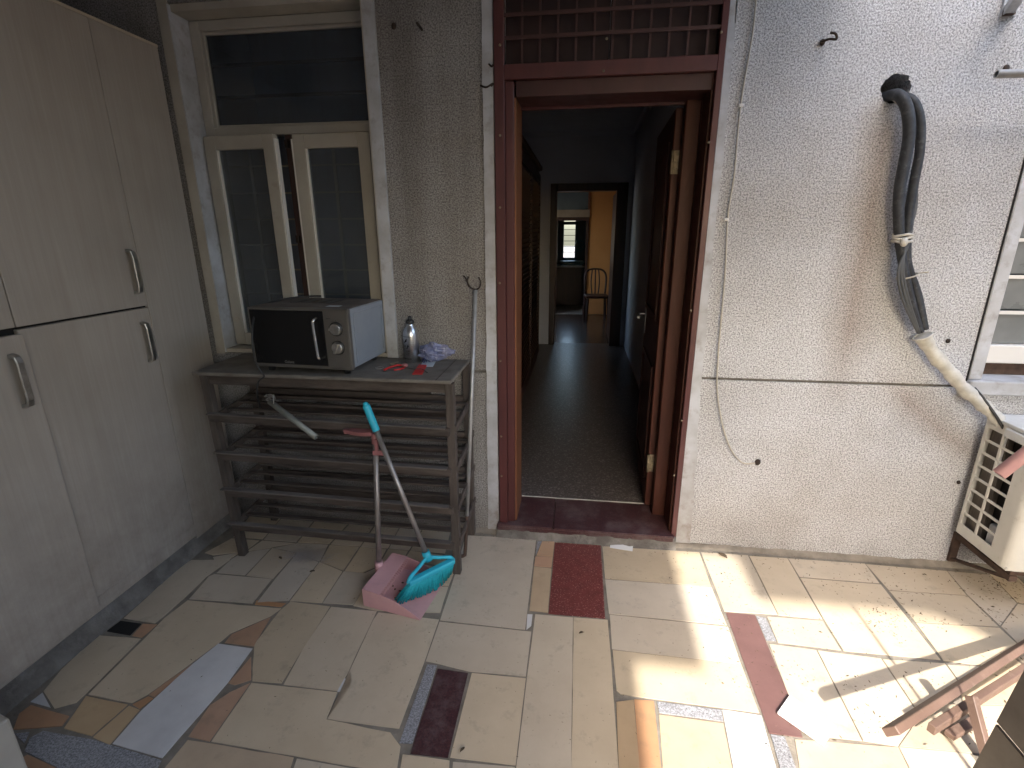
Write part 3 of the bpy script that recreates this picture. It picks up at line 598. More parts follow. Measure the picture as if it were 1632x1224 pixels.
# plaster bands round the door: left one straight, right one ragged
def ragged(name, m, side, x_in, xs, y0=-0.006, y1=0.010):
    bm = nb(); N = 110; L = []
    for i in range(N+1):
        z = 0.02+2.72*i/N
        f = 0
        for (za, xa), (zb, xb) in zip(xs, xs[1:]):
            if za <= z <= zb: f = xa+(xb-xa)*(z-za)/(zb-za)
        if z > xs[-1][0]: f = xs[-1][1]
        f += 0.004*noise.noise(Vector((z*9, side, 2)))+0.0025*noise.noise(Vector((z*30, side, 5)))+(0.010*max(0, noise.noise(Vector((z*5.2, side, 11)))) if side > 0 else 0)
        L.append([bm.verts.new(p) for p in ((x_in, y1, z), (x_in, y0, z), (f, y0, z), (f, y1, z))])
    for i in range(N):
        for k in range(3): bm.faces.new([L[i][k], L[i][k+1], L[i+1][k+1], L[i+1][k]])
    return obj(name, bm, m, HW)
ragged('plaster_band', 'plaster', -1, DX0-0.004, [(0, -0.449), (0.8, -0.444), (1.4, -0.438), (2.8, -0.434)])
ragged('plaster_band', 'plaster', 1, DX1+0.001, [(0, 0.597), (0.3, 0.588), (0.9, 0.566), (1.5, 0.556), (2.05, 0.556), (2.3, 0.548), (2.8, 0.536)])

# ================================================================== LEFT WINDOW
WN = thing('casement_window', 'cream framed window above the rack, fixed light over two narrow casements', 'window', (-1.375, 0.1, 0.955))
B('reveal', 'cream_plaster', WN, (-1.862, WX0, -0.010, 0.010, 0.95, 2.56))
B('surround_strip', 'plaster', WN, (WX1, -0.884, -0.014, 0.010, 0.945, 2.56))
B('reveal', 'plaster', WN, (WX0+0.0006, WX0+0.006, -0.0095, 0.12, 0.957, 2.495))
B('lintel_face', 'cream_plaster', WN, (WX0+0.007, WX1-0.001, 0.004, 0.12, 2.47, 2.498))
B('reveal', 'cream_plaster', WN, (WX1-0.006, WX1-0.0005, -0.0135, 0.12, 0.957, 2.469))
B('sill', 'cream_plaster', WN, (WX0+0.007, WX1-0.007, -0.004, 0.155, 0.956, 0.975))
FX0, FX1 = WX0+0.008, WX1-0.007
# outer frame
B('window_frame', 'pvc', WN, (FX0, FX0+0.048, 0.10, 0.155, 0.976, 2.468), (FX1-0.030, FX1, 0.10, 0.155, 0.976, 2.468),
  (FX0+0.048, FX1-0.030, 0.10, 0.155, 2.428, 2.468), (FX0+0.048, FX1-0.030, 0.098, 0.155, 1.990, 2.028), bevel=0.003)
B('window_frame_lip', 'pvc', WN, (FX0+0.048, FX0+0.062, 0.112, 0.14, 2.029, 2.427), (FX1-0.044, FX1-0.030, 0.112, 0.14, 2.029, 2.427), (FX0+0.062, FX1-0.044, 0.112, 0.14, 2.413, 2.427), (FX0+0.062, FX1-0.044, 0.112, 0.14, 2.029, 2.040), bevel=0.002)
B('pane', 'glass', WN, (FX0+0.062, FX1-0.044, 0.124, 0.128, 2.040, 2.413))
def sash(x0, x1, z0, z1, ang, hinge_left, w=0.058):
    e = bpy.data.objects.new('tmp', None)
    bm = nb()
    H = x0 if hinge_left else x1
    mt = Matrix.Translation((H, 0.098, 0)) @ Matrix.Rotation(ang, 4, 'Z') @ Matrix.Translation((-H, -0.098, 0))
    for b in ((x0, x0+w, 0.062, 0.098, z0, z1), (x1-w, x1, 0.062, 0.098, z0, z1), (x0+w, x1-w, 0.0625, 0.0975, z1-0.062, z1), (x0+w, x1-w, 0.0625, 0.0975, z0, z0+0.062)): box(bm, *b, mtx=mt)
    s = obj('sash', bm, 'pvc', WN, bevel=0.004, seg=2)
    bm = nb(); box(bm, x0+w, x0+w+0.007, 0.068, 0.095, z0+0.062, z1-0.062, mtx=mt); obj('bead', bm, 'pvc_edge', s)
    bm = nb(); box(bm, x0+w+0.007, x1-w, 0.078, 0.082, z0+0.062, z1-0.062, mtx=mt); obj('pane', bm, 'glass', s)
    bm = nb(); box(bm, (x1 if hinge_left else x0-0.008), (x1+0.008 if hinge_left else x0), 0.066, 0.09, z0+0.02, z1-0.02, mtx=mt); obj('seal', bm, 'pvc_edge', s)
    bpy.data.objects.remove(e); return s
sash(-1.796, -1.428, 0.985, 1.986, -0.055, True)
sash(-1.350, -0.975, 0.985, 1.984, 0.0, False)
bm = nb(); box(bm, -1.405, -1.375, 0.1, 0.15, 0.976, 1.989); mul = obj('mullion', bm, 'darkwood', WN)
for z in (1.93, 1.50): B('latch', 'darkiron', WN, (-1.400, -1.384, 0.08, 0.0995, z, z+0.035))
# security bars behind the glass, room behind
for i, z in enumerate((2.30, 2.165)): B('security_bar', 'darkiron', WN, (FX0, FX1, 0.17, 0.182, z, z+0.014))
bb = None
for i in range(7):
    z = 1.86-0.125*i; B('security_bar', 'pvc', WN, (FX0, FX1, 0.17, 0.18, z, z+0.007))
B('security_bar', 'pvc', WN, (-1.66, -1.645, 0.182, 0.19, 0.98, 1.985)); B('security_bar', 'pvc', WN, (-1.22, -1.205, 0.182, 0.19, 0.98, 1.985))
bm = nb(); box(bm, -1.70, -0.60, 0.38, 0.40, 0.9, 2.6); cur = obj('curtain', bm, 'curtain'); tag(cur, 'dim blue grey curtain hanging behind the bars of the left window', 'curtain')

# ================================================================== RIGHT WINDOW
RW = thing('louvre_window', 'window with grey louvre panes and white bars at the right edge above the air conditioner', 'window', (2.2, 0.05, 0.89))
B('surround_strip', 'plaster', RW, (1.672, 1.722, -0.008, 0.09, 0.93, 2.40), (1.722, 2.78, -0.008, 0.09, 2.32, 2.40), bevel=0.003)
B('sealant_line', 'dark', RW, (1.6655, 1.6715, -0.003, 0.01, 0.92, 2.40))
B('sill', 'plaster', RW, (1.67, 2.8, -0.03, 0.12, 0.866, 0.928), bevel=0.005)
B('sill_gap', 'rust', RW, (1.73, 2.8, 0.10, 0.16, 0.929, 0.985))
B('window_frame', 'pvc_edge', RW, (1.7225, 1.745, 0.07, 0.13, 0.9285, 2.319), (1.745, 2.75, 0.072, 0.13, 0.985, 1.065), (2.715, 2.75, 0.071, 0.13, 1.066, 2.319), bevel=0.004)
z = 1.066; i = 0
while z < 2.26:
    bm = nb(); mt = Matrix.Translation((0, 0.10, z+0.07)) @ Matrix.Rotation(0.16, 4, 'X')
    box(bm, 1.746, 2.714, -0.003, 0.003, -0.068, 0.064, mtx=mt); obj('pane', bm, 'louvreglass', RW)
    B('glazing_bar', 'pvc_edge', RW, (1.746, 2.714, 0.078, 0.090, z+0.134, z+0.148)); z += 0.150

# ================================================================== DOOR
DR = thing('front_door', 'red brown door standing open under a barred transom in the pebbledash wall', 'door', (0.06, 0.1, 0.07))
# outer iron frame
for nm, b in (('frame_post', (-0.386, -0.344, -0.012, 0.02, 0.05, 2.70)), ('frame_post', (0.498, 0.523, -0.012, 0.02, 0.05, 2.70)), ('frame_rail', (-0.344, 0.498, -0.012, 0.02, 2.150, 2.205)), ('frame_rail', (-0.344, 0.498, -0.012, 0.02, 2.66, 2.70))):
    B(nm, 'redframe', DR, b, bevel=0.002)
# inner timber frame
B('inner_post', 'redframe', DR, (-0.3435, -0.306, 0.004, 0.20, 0.070, 2.149), bevel=0.003)
B('jamb_face', 'jamb', DR, (-0.3055, -0.298, 0.018, 0.232, 0.070, 2.088))
B('jamb_face', 'doorwood', DR, (0.490, 0.4975, 0.021, 0.165, 0.070, 2.149))
B('inner_post', 'doorwood', DR, (0.425, 0.489, 0.165, 0.236, 0.070, 2.149), bevel=0.003)
B('inner_header', 'reddoor', DR, (-0.298, 0.4895, 0.012, 0.20, 2.089, 2.149), bevel=0.002)
B('rebate_line', 'redframe', DR, (-0.298, 0.424, 0.2005, 0.215, 2.078, 2.10))
# transom: board behind a grid of flat bars
B('transom_board', 'boardpaint', DR, (-0.3435, 0.0795, 0.045, 0.06, 2.150, 2.70), (0.0815, 0.4975, 0.045, 0.06, 2.150, 2.70))
nV = 11
for k in range(nV):
    x = -0.344+0.842*(k+1)/(nV+0.6); B('grille_bar', 'grillepaint', DR, (x-0.004, x+0.004, 0.0, 0.006, 2.206, 2.659))
for z in (2.300, 2.380, 2.46, 2.54): B('grille_bar', 'grillepaint', DR, (-0.343, 0.497, -0.0065, -0.0005, z-0.0065, z+0.0065))
for x, z in [(-0.36, -0.01, 2.274), (-0.363, -0.01, 1.94), (-0.367, -0.01, 1.65), (-0.373, -0.01, 1.322), (-0.377, -0.01, 0.953), (-0.382, -0.01, 0.562), (-0.381, -0.01, 0.342), (0.067, -0.01, 2.277), (0.06, -0.01, 2.165), (0.5, -0.01, 2.278), (0.493, -0.01, 1.892), (0.488, -0.01, 1.208), (0.494, -0.01, 0.687), (0.484, -0.01, 0.4)] and [(p[0], p[2]) for p in ((-0.36, -0.01, 2.274), (-0.363, -0.01, 1.94), (-0.367, -0.01, 1.65), (-0.373, -0.01, 1.322), (-0.377, -0.01, 0.953), (-0.382, -0.01, 0.562), (-0.381, -0.01, 0.342), (0.067, -0.01, 2.277), (0.06, -0.01, 2.165), (0.5, -0.01, 2.278), (0.493, -0.01, 1.892), (0.488, -0.01, 1.208), (0.494, -0.01, 0.687), (0.484, -0.01, 0.4))]:
    bm = nb(); lathe(bm, [(0.0055, 0), (0.005, 0.003), (0.002, 0.0045), (0, 0.0045)], seg=10, mtx=Matrix.Translation((min(max(x, -0.372), 0.511), -0.0125, z)) @ Matrix.Rotation(math.pi/2, 4, 'X')); obj('screw', bm, 'brass', DR)
# the open leaf, hinged on the right
LH = V(0.428, 0.245, 0)
lm = Matrix.Translation(LH) @ Matrix.Rotation(math.radians(88.5), 4, 'Z')
def lbox(bm, *b): box(bm, *b, mtx=lm)
bm = nb(); lbox(bm, 0.0, 0.74, -0.0, 0.034, 0.082, 2.075); leaf = obj('door_leaf', bm, 'doorwood', DR, bevel=0.003)
for za, zb in ((0.20, 0.85), (1.10, 1.95)):
    for a, b in ((0.10, 0.64),):
        bm = nb()
        for q in ((a, b, 0.034, 0.044, za, za+0.025), (a, b, 0.034, 0.044, zb-0.025, zb), (a, a+0.025, 0.034, 0.044, za+0.025, zb-0.025), (b-0.025, b, 0.034, 0.044, za+0.025, zb-0.025)): lbox(bm, *q)
        obj('moulding', bm, 'doorwood', leaf)
for z in (0.29, 1.80):
    bm = nb(); lbox(bm, -0.003, -0.0005, 0.004, 0.030, z, z+0.10)
    tube(bm, [lm @ V(-0.008, 0.034, z), lm @ V(-0.008, 0.034, z+0.10)], 0.007, 10, smooth=False)
    for k in range(3): lathe(bm, [(0.004, 0), (0.003, 0.002), (0, 0.002)], seg=8, mtx=lm @ Matrix.Translation((-0.003, 0.017+(0.006 if k % 2 else -0.006), z+0.02+0.03*k)) @ Matrix.Rotation(-math.pi/2, 4, 'Y'))
    obj('hinge', bm, 'brass', leaf)
bm = nb(); lbox(bm, 0.66, 0.70, 0.034, 0.038, 0.93, 1.13); tube(bm, [lm @ V(0.68, 0.038, 1.05), lm @ V(0.68, 0.085, 1.05), lm @ V(0.62, 0.09, 1.05), lm @ V(0.57, 0.088, 1.045)], 0.009, 8); obj('handle', bm, 'steel', leaf)
# threshold
TH = thing('door_threshold', 'raised doorstep capped with two dark red tiles below the open door', 'doorstep', (0.05, 0, 0))
bm = nb(); N = 60; R = []
for i in range(N+1):
    x = -0.40+0.92*i/N; a = noise.noise(Vector((x*14, 1, 1)))*0.010+noise.noise(Vector((x*40, 1, 1)))*0.004
    R.append([bm.verts.new(p) for p in ((x, 0.3, 0.0), (x, 0.3, 0.058), (x, -0.018, 0.058), (x, -0.030+a, 0.040), (x, -0.040+a, 0.012), (x, -0.050+a*1.5, -0.004))])
for i in range(N):
    for k in range(5): bm.faces.new([R[i][k], R[i][k+1], R[i+1][k+1], R[i+1][k]]).smooth = True
obj('step_core', bm, 'concrete', TH)
B('tile', 'darkred', TH, (-0.395, -0.1045, -0.034, 0.276, 0.059, 0.071), bevel=0.002)
B('tile', 'darkred', TH, (-0.1005, 0.510, -0.036, 0.276, 0.059, 0.0705), bevel=0.002)
B('nosing', 'darkred', TH, (-0.396, 0.505, -0.031, -0.024, 0.036, 0.0585))
B('floor_strip', 'tape', TH, (-0.30, 0.42, 0.2765, 0.283, 0.06, 0.0735))

# ================================================================== ROOMS SEEN THROUGH THE DOOR
def S(name, m, *bx): 
    bm = nb()
    for b in bx: box(bm, *b)
    return struct(obj(name, bm, m))
S('floor_interior', 'terrazzo', (-2.4, 0.60, 0.24, 4.62, -0.01, 0.0685)); S('floor_hall', 'terrazzo2', (-1.6, 1.6, 4.62, 7.2, -0.01, 0.0685)); S('floor_kitchen', 'paletile', (-1.6, 1.0, 7.2, 9.6, -0.01, 0.075))
S('wall_interior_right', 'inwall', (0.60, 0.70, 0.2405, 4.50, -0.01, 2.72))
S('wall_interior_left', 'inwall', (-0.96, -0.86, 0.2405, 4.50, -0.01, 2.72))
S('wall_side_room', 'inwall', (-2.6, -2.45, 0.2405, 3.0, 0.0, 2.72), (-2.45, -0.9605, 3.0, 3.1, 0.0, 2.72))
S('wall_store_room', 'greywall', (1.705, 1.75, 0.2405, 1.3, 0.0, 2.72), (3.9, 4.0, 0.2405, 1.3, 0.0, 2.72), (1.75, 3.9, 1.2, 1.3, 0.0, 2.72), (1.705, 4.0, 0.2405, 1.3, 2.725, 2.80))
S('ceiling_interior', 'inwall', (-2.5, 1.7, 0.2405, 9.7, 2.7205, 2.80)); 
S('cornice', 'inwall', (-0.86, 0.60, 4.46, 4.499, 2.66, 2.7195), (0.56, 0.5995, 0.2405, 4.46, 2.66, 2.7195))
S('wall_interior_back', 'inwall', (-1.65, -0.42, 4.50, 4.60, 0.0, 2.72), (0.54, 1.65, 4.50, 4.60, 0.0, 2.72), (-0.42, 0.54, 4.50, 4.60, 2.13, 2.72))
DF = thing('inner_door_frame', 'dark wooden door frame at the far end of the first room', 'door frame', (0.06, 4.55, 0.07))
B('frame_post', 'darkwood', DF, (-0.42, -0.342, 4.475, 4.62, 0.069, 2.13), bevel=0.004); B('frame_post', 'darkwood', DF, (0.402, 0.54, 4.475, 4.62, 0.069, 2.13), bevel=0.004); B('frame_rail', 'darkwood', DF, (-0.342, 0.402, 4.475, 4.62, 2.04, 2.13), bevel=0.004)
# open leaf of that door, folded into the second room
B('door_leaf', 'darkwood', DF, (0.405, 0.44, 4.63, 5.35, 0.08, 2.03), bevel=0.004)
S('wall_hall_left', 'inwall', (-1.75, -1.6, 4.6, 5.2, 0, 2.72), (-1.75, -1.6, 6.7, 9.7, 0, 2.72), (-1.75, -1.6, 5.2, 6.7, 0, 0.9), (-1.75, -1.6, 5.2, 6.7, 2.2, 2.72))  # unseen opening in this wall, added to let light into the hall
S('wall_hall_right', 'orangewall', (1.6, 1.7, 4.6, 9.7, 0, 2.72))
S('wall_hall_back', 'orangewall', (0.10, 1.6, 7.2, 7.3, 0, 2.72), (-1.6, -0.50, 7.2, 7.3, 0, 2.72), (-0.50, 0.10, 7.2, 7.3, 2.22, 2.72))
TR = thing('kitchen_door_frame', 'pale headed wooden door frame leading into the kitchen beyond the orange wall', 'door frame', (-0.2, 7.2, 0.07))
B('frame_rail', 'jambpale', TR, (-0.50, 0.11, 7.17, 7.28, 1.80, 1.925)); B('frame_rail', 'darkwood', TR, (-0.50, 0.0995, 7.172, 7.28, 1.74, 1.7995))
B('frame_post', 'darkwood', TR, (-0.4995, -0.455, 7.175, 7.28, 0.08, 1.7395)); B('frame_post', 'darkwood', TR, (0.055, 0.0995, 7.175, 7.28, 0.08, 1.7395)); B('frame_post', 'jamb', TR, (0.075, 0.1095, 7.171, 7.28, 1.9255, 2.22))
B('transom_panel', 'greywall', TR, (-0.50, 0.0745, 7.22, 7.24, 1.9255, 2.22))
S('wall_kitchen', 'greywall', (-1.6, -0.40, 8.9, 9.0, 0, 2.72), (-0.16, 1.0, 8.9, 9.0, 0, 2.72), (-0.40, -0.16, 8.9, 9.0, 0, 1.02), (-0.40, -0.16, 8.9, 9.0, 1.70, 1.76), (-0.40, -0.16, 8.9, 9.0, 1.84, 2.72), (0.9, 1.0, 7.3, 8.9, 0, 2.72))
KW = thing('kitchen_window', 'small bright barred window at the far end of the kitchen', 'window', (-0.28, 8.9, 1.02))
B('window_frame', 'teal', KW, (-0.43, -0.40, 8.87, 8.99, 0.98, 1.73), (-0.16, -0.11, 8.87, 8.99, 0.98, 1.73), (-0.40, -0.16, 8.87, 8.99, 0.98, 1.02), (-0.40, -0.16, 8.872, 8.99, 1.695, 1.755))
for k in range(5): B('window_bar', 'darkiron', KW, (-0.40, -0.16, 8.93, 8.94, 1.13+0.115*k, 1.14+0.115*k))
KC = thing('kitchen_counter', 'dark kitchen counter with pale top below the bright far window', 'counter', (-0.3, 8.5, 0.07))
B('counter_top', 'tape', KC, (-0.9, 0.06, 8.3, 8.88, 0.86, 0.885)); B('cupboard', 'darkwood', KC, (-0.9, 0.05, 8.34, 8.88, 0.08, 0.859)); B('kettle_shelf', 'teal', KC, (-0.45, 0.02, 8.5, 8.86, 0.886, 0.97))
fan = thing('wall_fan', 'round teal fan hanging beside the kitchen window', 'fan', (-0.05, 8.8, 1.27))
bm = nb(); tube(bm, [V(-0.05+0.10*math.cos(a*math.pi/12), 8.80, 1.27+0.10*math.sin(a*math.pi/12)) for a in range(25)], 0.012, 8, smooth=False); obj('guard_ring', bm, 'teal', fan)
bm = nb()
for a in range(4): beam(bm, (-0.05, 8.81, 1.27), (-0.05+0.09*math.cos(a*1.57+0.4), 8.81, 1.27+0.09*math.sin(a*1.57+0.4)), 0.05, 0.004, upv=(0, 1, 0))
obj('blade', bm, 'teal', fan); B('bracket', 'teal', fan, (-0.06, -0.04, 8.82, 8.9, 1.26, 1.28))
# louvred cabinet on the left of the first room
CB = thing('louvred_cabinet', 'tall dark louvred cabinet against the left wall of the first room', 'cabinet', (-0.68, 2.7, 0.07))
B('carcass', 'darkwood', CB, (-0.855, -0.505, 1.7, 3.7, 0.07, 2.2)); B('cornice', 'darkwood', CB, (-0.857, -0.47, 1.66, 3.74, 2.2005, 2.25), bevel=0.01)
for d in range(2):
    ya = 1.74+d*0.98
    fr = B('cabinet_door', 'darkwood', CB, (-0.5045, -0.485, ya, ya+0.06, 0.15, 2.15), (-0.5045, -0.485, ya+0.90, ya+0.96, 0.15, 2.15), (-0.5045, -0.485, ya+0.06, ya+0.90, 0.15, 0.23), (-0.5045, -0.485, ya+0.06, ya+0.90, 2.07, 2.15))
    bm = nb()
    for k in range(44):
        z = 0.25+k*0.041; mt = Matrix.Translation((-0.495, 0, z)) @ Matrix.Rotation(0.6, 4, 'Y'); box(bm, -0.003, 0.003, ya+0.061, ya+0.899, -0.02, 0.02, mtx=mt)
    obj('louvre_slats', bm, 'darkwood', fr)
bm = nb(); prism(bm, [(-0.60, 2.2505), (-0.50, 2.2505), (-0.54, 2.34), (-0.58, 2.36)], 'y', 3.45, 3.52); tag(obj('ornament', bm, 'darkwood'), 'small dark ornament standing on top of the louvred cabinet', 'ornament')
wp = B('wall_plate', 'greywall', None, (-0.77, -0.69, 4.485, 4.499, 2.43, 2.51), bevel=0.003); tag(wp, 'small square plate on the far wall above the cabinet', 'socket')
# chairs
def chair(name, label, x, y, rz):
    c = local(name, label, 'chair', (x, y, 0.069), rz, 'dark wooden chairs beside the orange wall')
    bm = nb(); box(bm, -0.20, 0.20, -0.20, 0.20, 0.40, 0.44); obj('seat', bm, 'darkwood', c, bevel=0.015, seg=2)
    for sx in (-1, 1):
        for sy in (-1, 1):
            bm = nb(); beam(bm, (sx*0.175, sy*0.175, 0.40), (sx*0.19, sy*0.19, 0.0), 0.035, 0.035); obj('leg', bm, 'darkwood', c)
    pts = [(-0.17, 0.18, 0.44), (-0.185, 0.20, 0.60), (-0.18, 0.23, 0.76), (-0.12, 0.25, 0.84), (0, 0.255, 0.86), (0.12, 0.25, 0.84), (0.18, 0.23, 0.76), (0.185, 0.20, 0.60), (0.17, 0.18, 0.44)]
    bm = nb(); tube(bm, pts, 0.017, 8); obj('back_hoop', bm, 'darkwood', c)
    bm = nb()
    for a in (-0.055, 0, 0.055): tube(bm, [(a, 0.19, 0.44), (a*1.3, 0.225, 0.65), (a, 0.25, 0.85)], 0.012, 6)
    obj('back_spindle', bm, 'darkwood', c); return c
chair('chair', 'dark wooden chair with a rounded back in front of the orange wall', 0.27, 6.55, 0.12)
chair('chair', 'second dark wooden chair, mostly hidden behind the door frame beside the other', 0.70, 6.60, -0.1)

# ================================================================== WARDROBE
WD = thing('wardrobe', 'tall pale woodgrain wardrobe with four doors filling the left side', 'wardrobe', (-2.15, -1.2, 0.1))
XF = -1.87
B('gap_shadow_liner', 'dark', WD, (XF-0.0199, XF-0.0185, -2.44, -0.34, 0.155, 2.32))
B('carcass', 'laminate', WD, (-2.46, XF-0.020, -2.45, -0.03, 0.10, 2.325))
def door(name, y0, y1, z0, z1, dx=0.0, ang=0.0, hy=None, hz0=None, hz1=None, lab=None):
    mt = Matrix.Identity(4)
    if ang: mt = Matrix.Translation((XF-0.02, y0, 0)) @ Matrix.Rotation(ang, 4, 'Z') @ Matrix.Translation((-(XF-0.02), -y0, 0))
    bm = nb(); box(bm, XF-0.018+dx, XF+dx, y0, y1, z0, z1, mtx=mt); d = obj(name, bm, 'laminate', WD, bevel=0.0018)
    if hy is not None:
        bm = nb(); xs = XF+dx
        pts = [(0.0, hz0), (0.026, hz0+0.008), (0.032, hz0+0.03), (0.032, hz1-0.03), (0.026, hz1-0.008), (0.0, hz1)]
        A = []
        for (x, z), (xi, zi) in zip(pts, [(0.0, hz0+0.012), (0.018, hz0+0.017), (0.024, hz0+0.034), (0.024, hz1-0.034), (0.018, hz1-0.017), (0.0, hz1-0.012)]):
            A.append([bm.verts.new(mt @ Vector(p)) for p in ((xs+x, hy-0.011, z), (xs+x, hy+0.011, z), (xs+xi, hy+0.011, zi), (xs+xi, hy-0.011, zi))])
        for i in range(5):
            for k in range(4): bm.faces.new([A[i][k], A[i][(k+1) % 4], A[i+1][(k+1) % 4], A[i+1][k]])
        bm.faces.new(A[0]); bm.faces.new(A[-1][::-1]); h = obj('handle', bm, 'steel', d, bevel=0.002)
    return d
door('door', -0.905, -0.366, 1.247, 2.325, hy=-0.413, hz0=1.300, hz1=1.487)
door('door', -0.905, -0.3665, 0.155, 1.238, hy=-0.418, hz0=1.005, hz1=1.185)
door('door', -1.45, -0.909, 1.247, 2.325, hy=-1.40, hz0=1.30, hz1=1.487)
door('door', -1.45, -0.915, 0.118, 1.228, dx=0.016, ang=math.radians(-1.5), hy=-0.968, hz0=0.985, hz1=1.172)
door('door', -2.44, -1.456, 0.118, 2.325)
B('filler_panel', 'laminate', WD, (XF-0.018, XF-0.0005, -0.3625, -0.035, 0.075, 2.325), bevel=0.0015)
B('plinth', 'laminate', WD, (XF-0.017, XF-0.003, -2.44, -0.36, 0.092, 0.153))
B('top_edge', 'laminate_edge', WD, (XF-0.02, XF+0.0012, -2.44, -0.035, 2.3255, 2.336))
bl = B('board', 'pvc', None, (-1.56, -1.50, -1.95, -1.50, 0.0, 0.33), bevel=0.004)
bl.rotation_euler = (0, 0, math.radians(-14)); tag(bl, 'pale green grey board edge standing at the bottom left corner', 'board')

# ================================================================== RACK
RK = thing('slatted_rack', 'dusty dark wooden slatted rack standing under the left window', 'rack', (-1.11, -0.19, 0))
RX_0, RX_1, RYF, RYB, RT = -1.665, -0.535, -0.355, -0.030, 0.955
bm = nb(); box(bm, RX_0-0.045, RX_1+0.012, -0.382, -0.016, RT-0.016, RT); obj('top_board', bm, 'racktop', RK, bevel=0.003)
for a in (RX_1-0.055,): B('board_joint', 'rackwood', RK, (a, a+0.004, -0.3815, -0.0165, RT-0.0005, RT+0.0012))
for (x, y) in ((RX_0, RYF), (RX_1, RYF), (RX_0, RYB), (RX_1, RYB)):
    bm = nb(); beam(bm, (x, y, RT-0.017), (x+(0.03 if x < -1 and y < -0.2 else 0.0), y, 0.0), 0.036, 0.036, upv=(0, 1, 0)); obj('leg', bm, 'rackleg', RK, bevel=0.002)
B('apron', 'rackwood', RK, (RX_0+0.019, RX_1-0.019, RYF-0.006, RYF+0.012, RT-0.060, RT-0.0165))
B('back_board', 'rackwood', RK, (RX_0+0.019, -0.72, RYB-0.004, RYB+0.008, 0.72, RT-0.017), bevel=0.002)
lev = (0.735, 0.545, 0.355, 0.170)
for i, z in enumerate(lev):
    sk = -0.012
    bm = nb(); beam(bm, (RX_0+0.005+0.006*i, RYF-0.0245, z+0.004), (RX_1-0.002, RYF-0.0245, z+sk), 0.012, 0.036); obj('front_rail', bm, 'rackwood', RK, bevel=0.002)
    bm = nb(); beam(bm, (RX_0+0.0, RYF-0.028, z+0.026), (RX_1-0.02, RYF-0.028, z+0.014+sk*0.5), 0.030, 0.006); obj('rail_lip', bm, 'racklip', RK, bevel=0.001)
    for x in (RX_0+0.0195, RX_1+0.0195):
        bm = nb(); beam(bm, (x, RYF-0.016, z), (x, RYB+0.016, z+0.030), 0.010, 0.032); obj('side_rail', bm, 'rackleg', RK, bevel=0.0015)
    for j, y in enumerate((-0.275, -0.20, -0.125)):
        bm = nb(); w = 0.030; beam(bm, (RX_0+0.026, y, z+0.012+0.012*j), (RX_1-0.005+0.018, y, z+0.006+0.012*j), w, 0.010); obj('shelf_slat', bm, 'rackwood', RK, bevel=0.001)
    for k in range(2 if i < 3 else 1):
        bm = nb(); zz = z+0.03-0.085*k; beam(bm, (RX_0+0.018, RYB-0.010, zz), (RX_1-0.018, RYB-0.010, zz-0.004), 0.014, 0.034); obj('back_slat', bm, 'rackwood', RK, bevel=0.0015)

# ---- microwave
MW = local('microwave_oven', 'silver grey microwave oven with black glass door on the rack top', 'microwave', (-1.187, -0.342, 0.957), math.radians(-3.2))
w, d, h = 0.468, 0.335, 0.258; hw = w/2
f0 = 0.028
bm = nb(); box(bm, -hw+0.004, hw-0.004, 0.012, d, f0, f0+h-0.004); obj('casing', bm, 'mw_side', MW, bevel=0.005, seg=2)
bm = nb(); box(bm, -hw+0.001, hw-0.012, 0.010, d-0.006, f0+h-0.0045, f0+h+0.0); obj('top_panel', bm, 'mw_top', MW, bevel=0.002)
bm = nb()
for k in range(4):
    for j in range(1): box(bm, -0.135+k*0.055, -0.10+k*0.055, 0.15, 0.27, f0+h+0.0002, f0+h+0.0016)
obj('vent_slot', bm, 'black', MW)
bm = nb(); box(bm, -hw, hw, -0.012, 0.0115, f0-0.004, f0+h); obj('front_panel', bm, 'mw_grey', MW, bevel=0.004, seg=2)
bm = nb(); box(bm, -hw+0.010, 0.122, -0.0165, -0.0125, f0+0.012, f0+h-0.010); dg = obj('door', bm, 'black_glass', MW, bevel=0.002)
bm = nb(); box(bm, 0.124, hw-0.006, -0.0150, -0.0125, f0+0.008, f0+h-0.008); obj('control_panel', bm, 'mw_grey', MW, bevel=0.0015)
bm = nb(); tube(bm, [(0.098, -0.017, f0+0.045), (0.098, -0.040, f0+0.052), (0.096, -0.043, f0+0.075), (0.090, -0.043, f0+0.19), (0.092, -0.040, f0+0.212), (0.094, -0.017, f0+0.22)], 0.0065, 10); obj('handle', bm, 'chrome', dg)
for zz, rot in ((0.175, 0.0), (0.095, 1.15)):
    mt = Matrix.Translation((0.178, -0.0152, f0+zz)) @ Matrix.Rotation(math.pi/2, 4, 'X')
    bm = nb(); lathe(bm, [(0.031, 0), (0.031, 0.002), (0.0, 0.002)], seg=28, mtx=mt); kn = obj('dial_ring', bm, 'black', MW)
    bm = nb(); lathe(bm, [(0.0255, 0.002), (0.024, 0.014), (0.022, 0.0155), (0, 0.0155)], seg=28, mtx=mt)
    box(bm, -0.023, 0.023, -0.005, 0.005, 0.0155, 0.024, mtx=mt @ Matrix.Rotation(rot, 4, 'Z')); obj('dial', bm, 'steel', MW, bevel=0.001)
    bm = nb()
    for k in range(11):
        a = -2.2+k*0.44; box(bm, 0.0345, 0.037, -0.0008, 0.0008, 0.0, 0.0006, mtx=mt @ Matrix.Rotation(a+math.pi/2, 4, 'Z'))
    obj('dial_marks', bm, 'black', MW)
for x in (-hw+0.05, hw-0.05):
    for y in (0.03, d-0.05):
        bm = nb(); lathe(bm, [(0.015, 0), (0.017, f0)], cx=x, cy=y, seg=12); obj('foot', bm, 'black', MW)
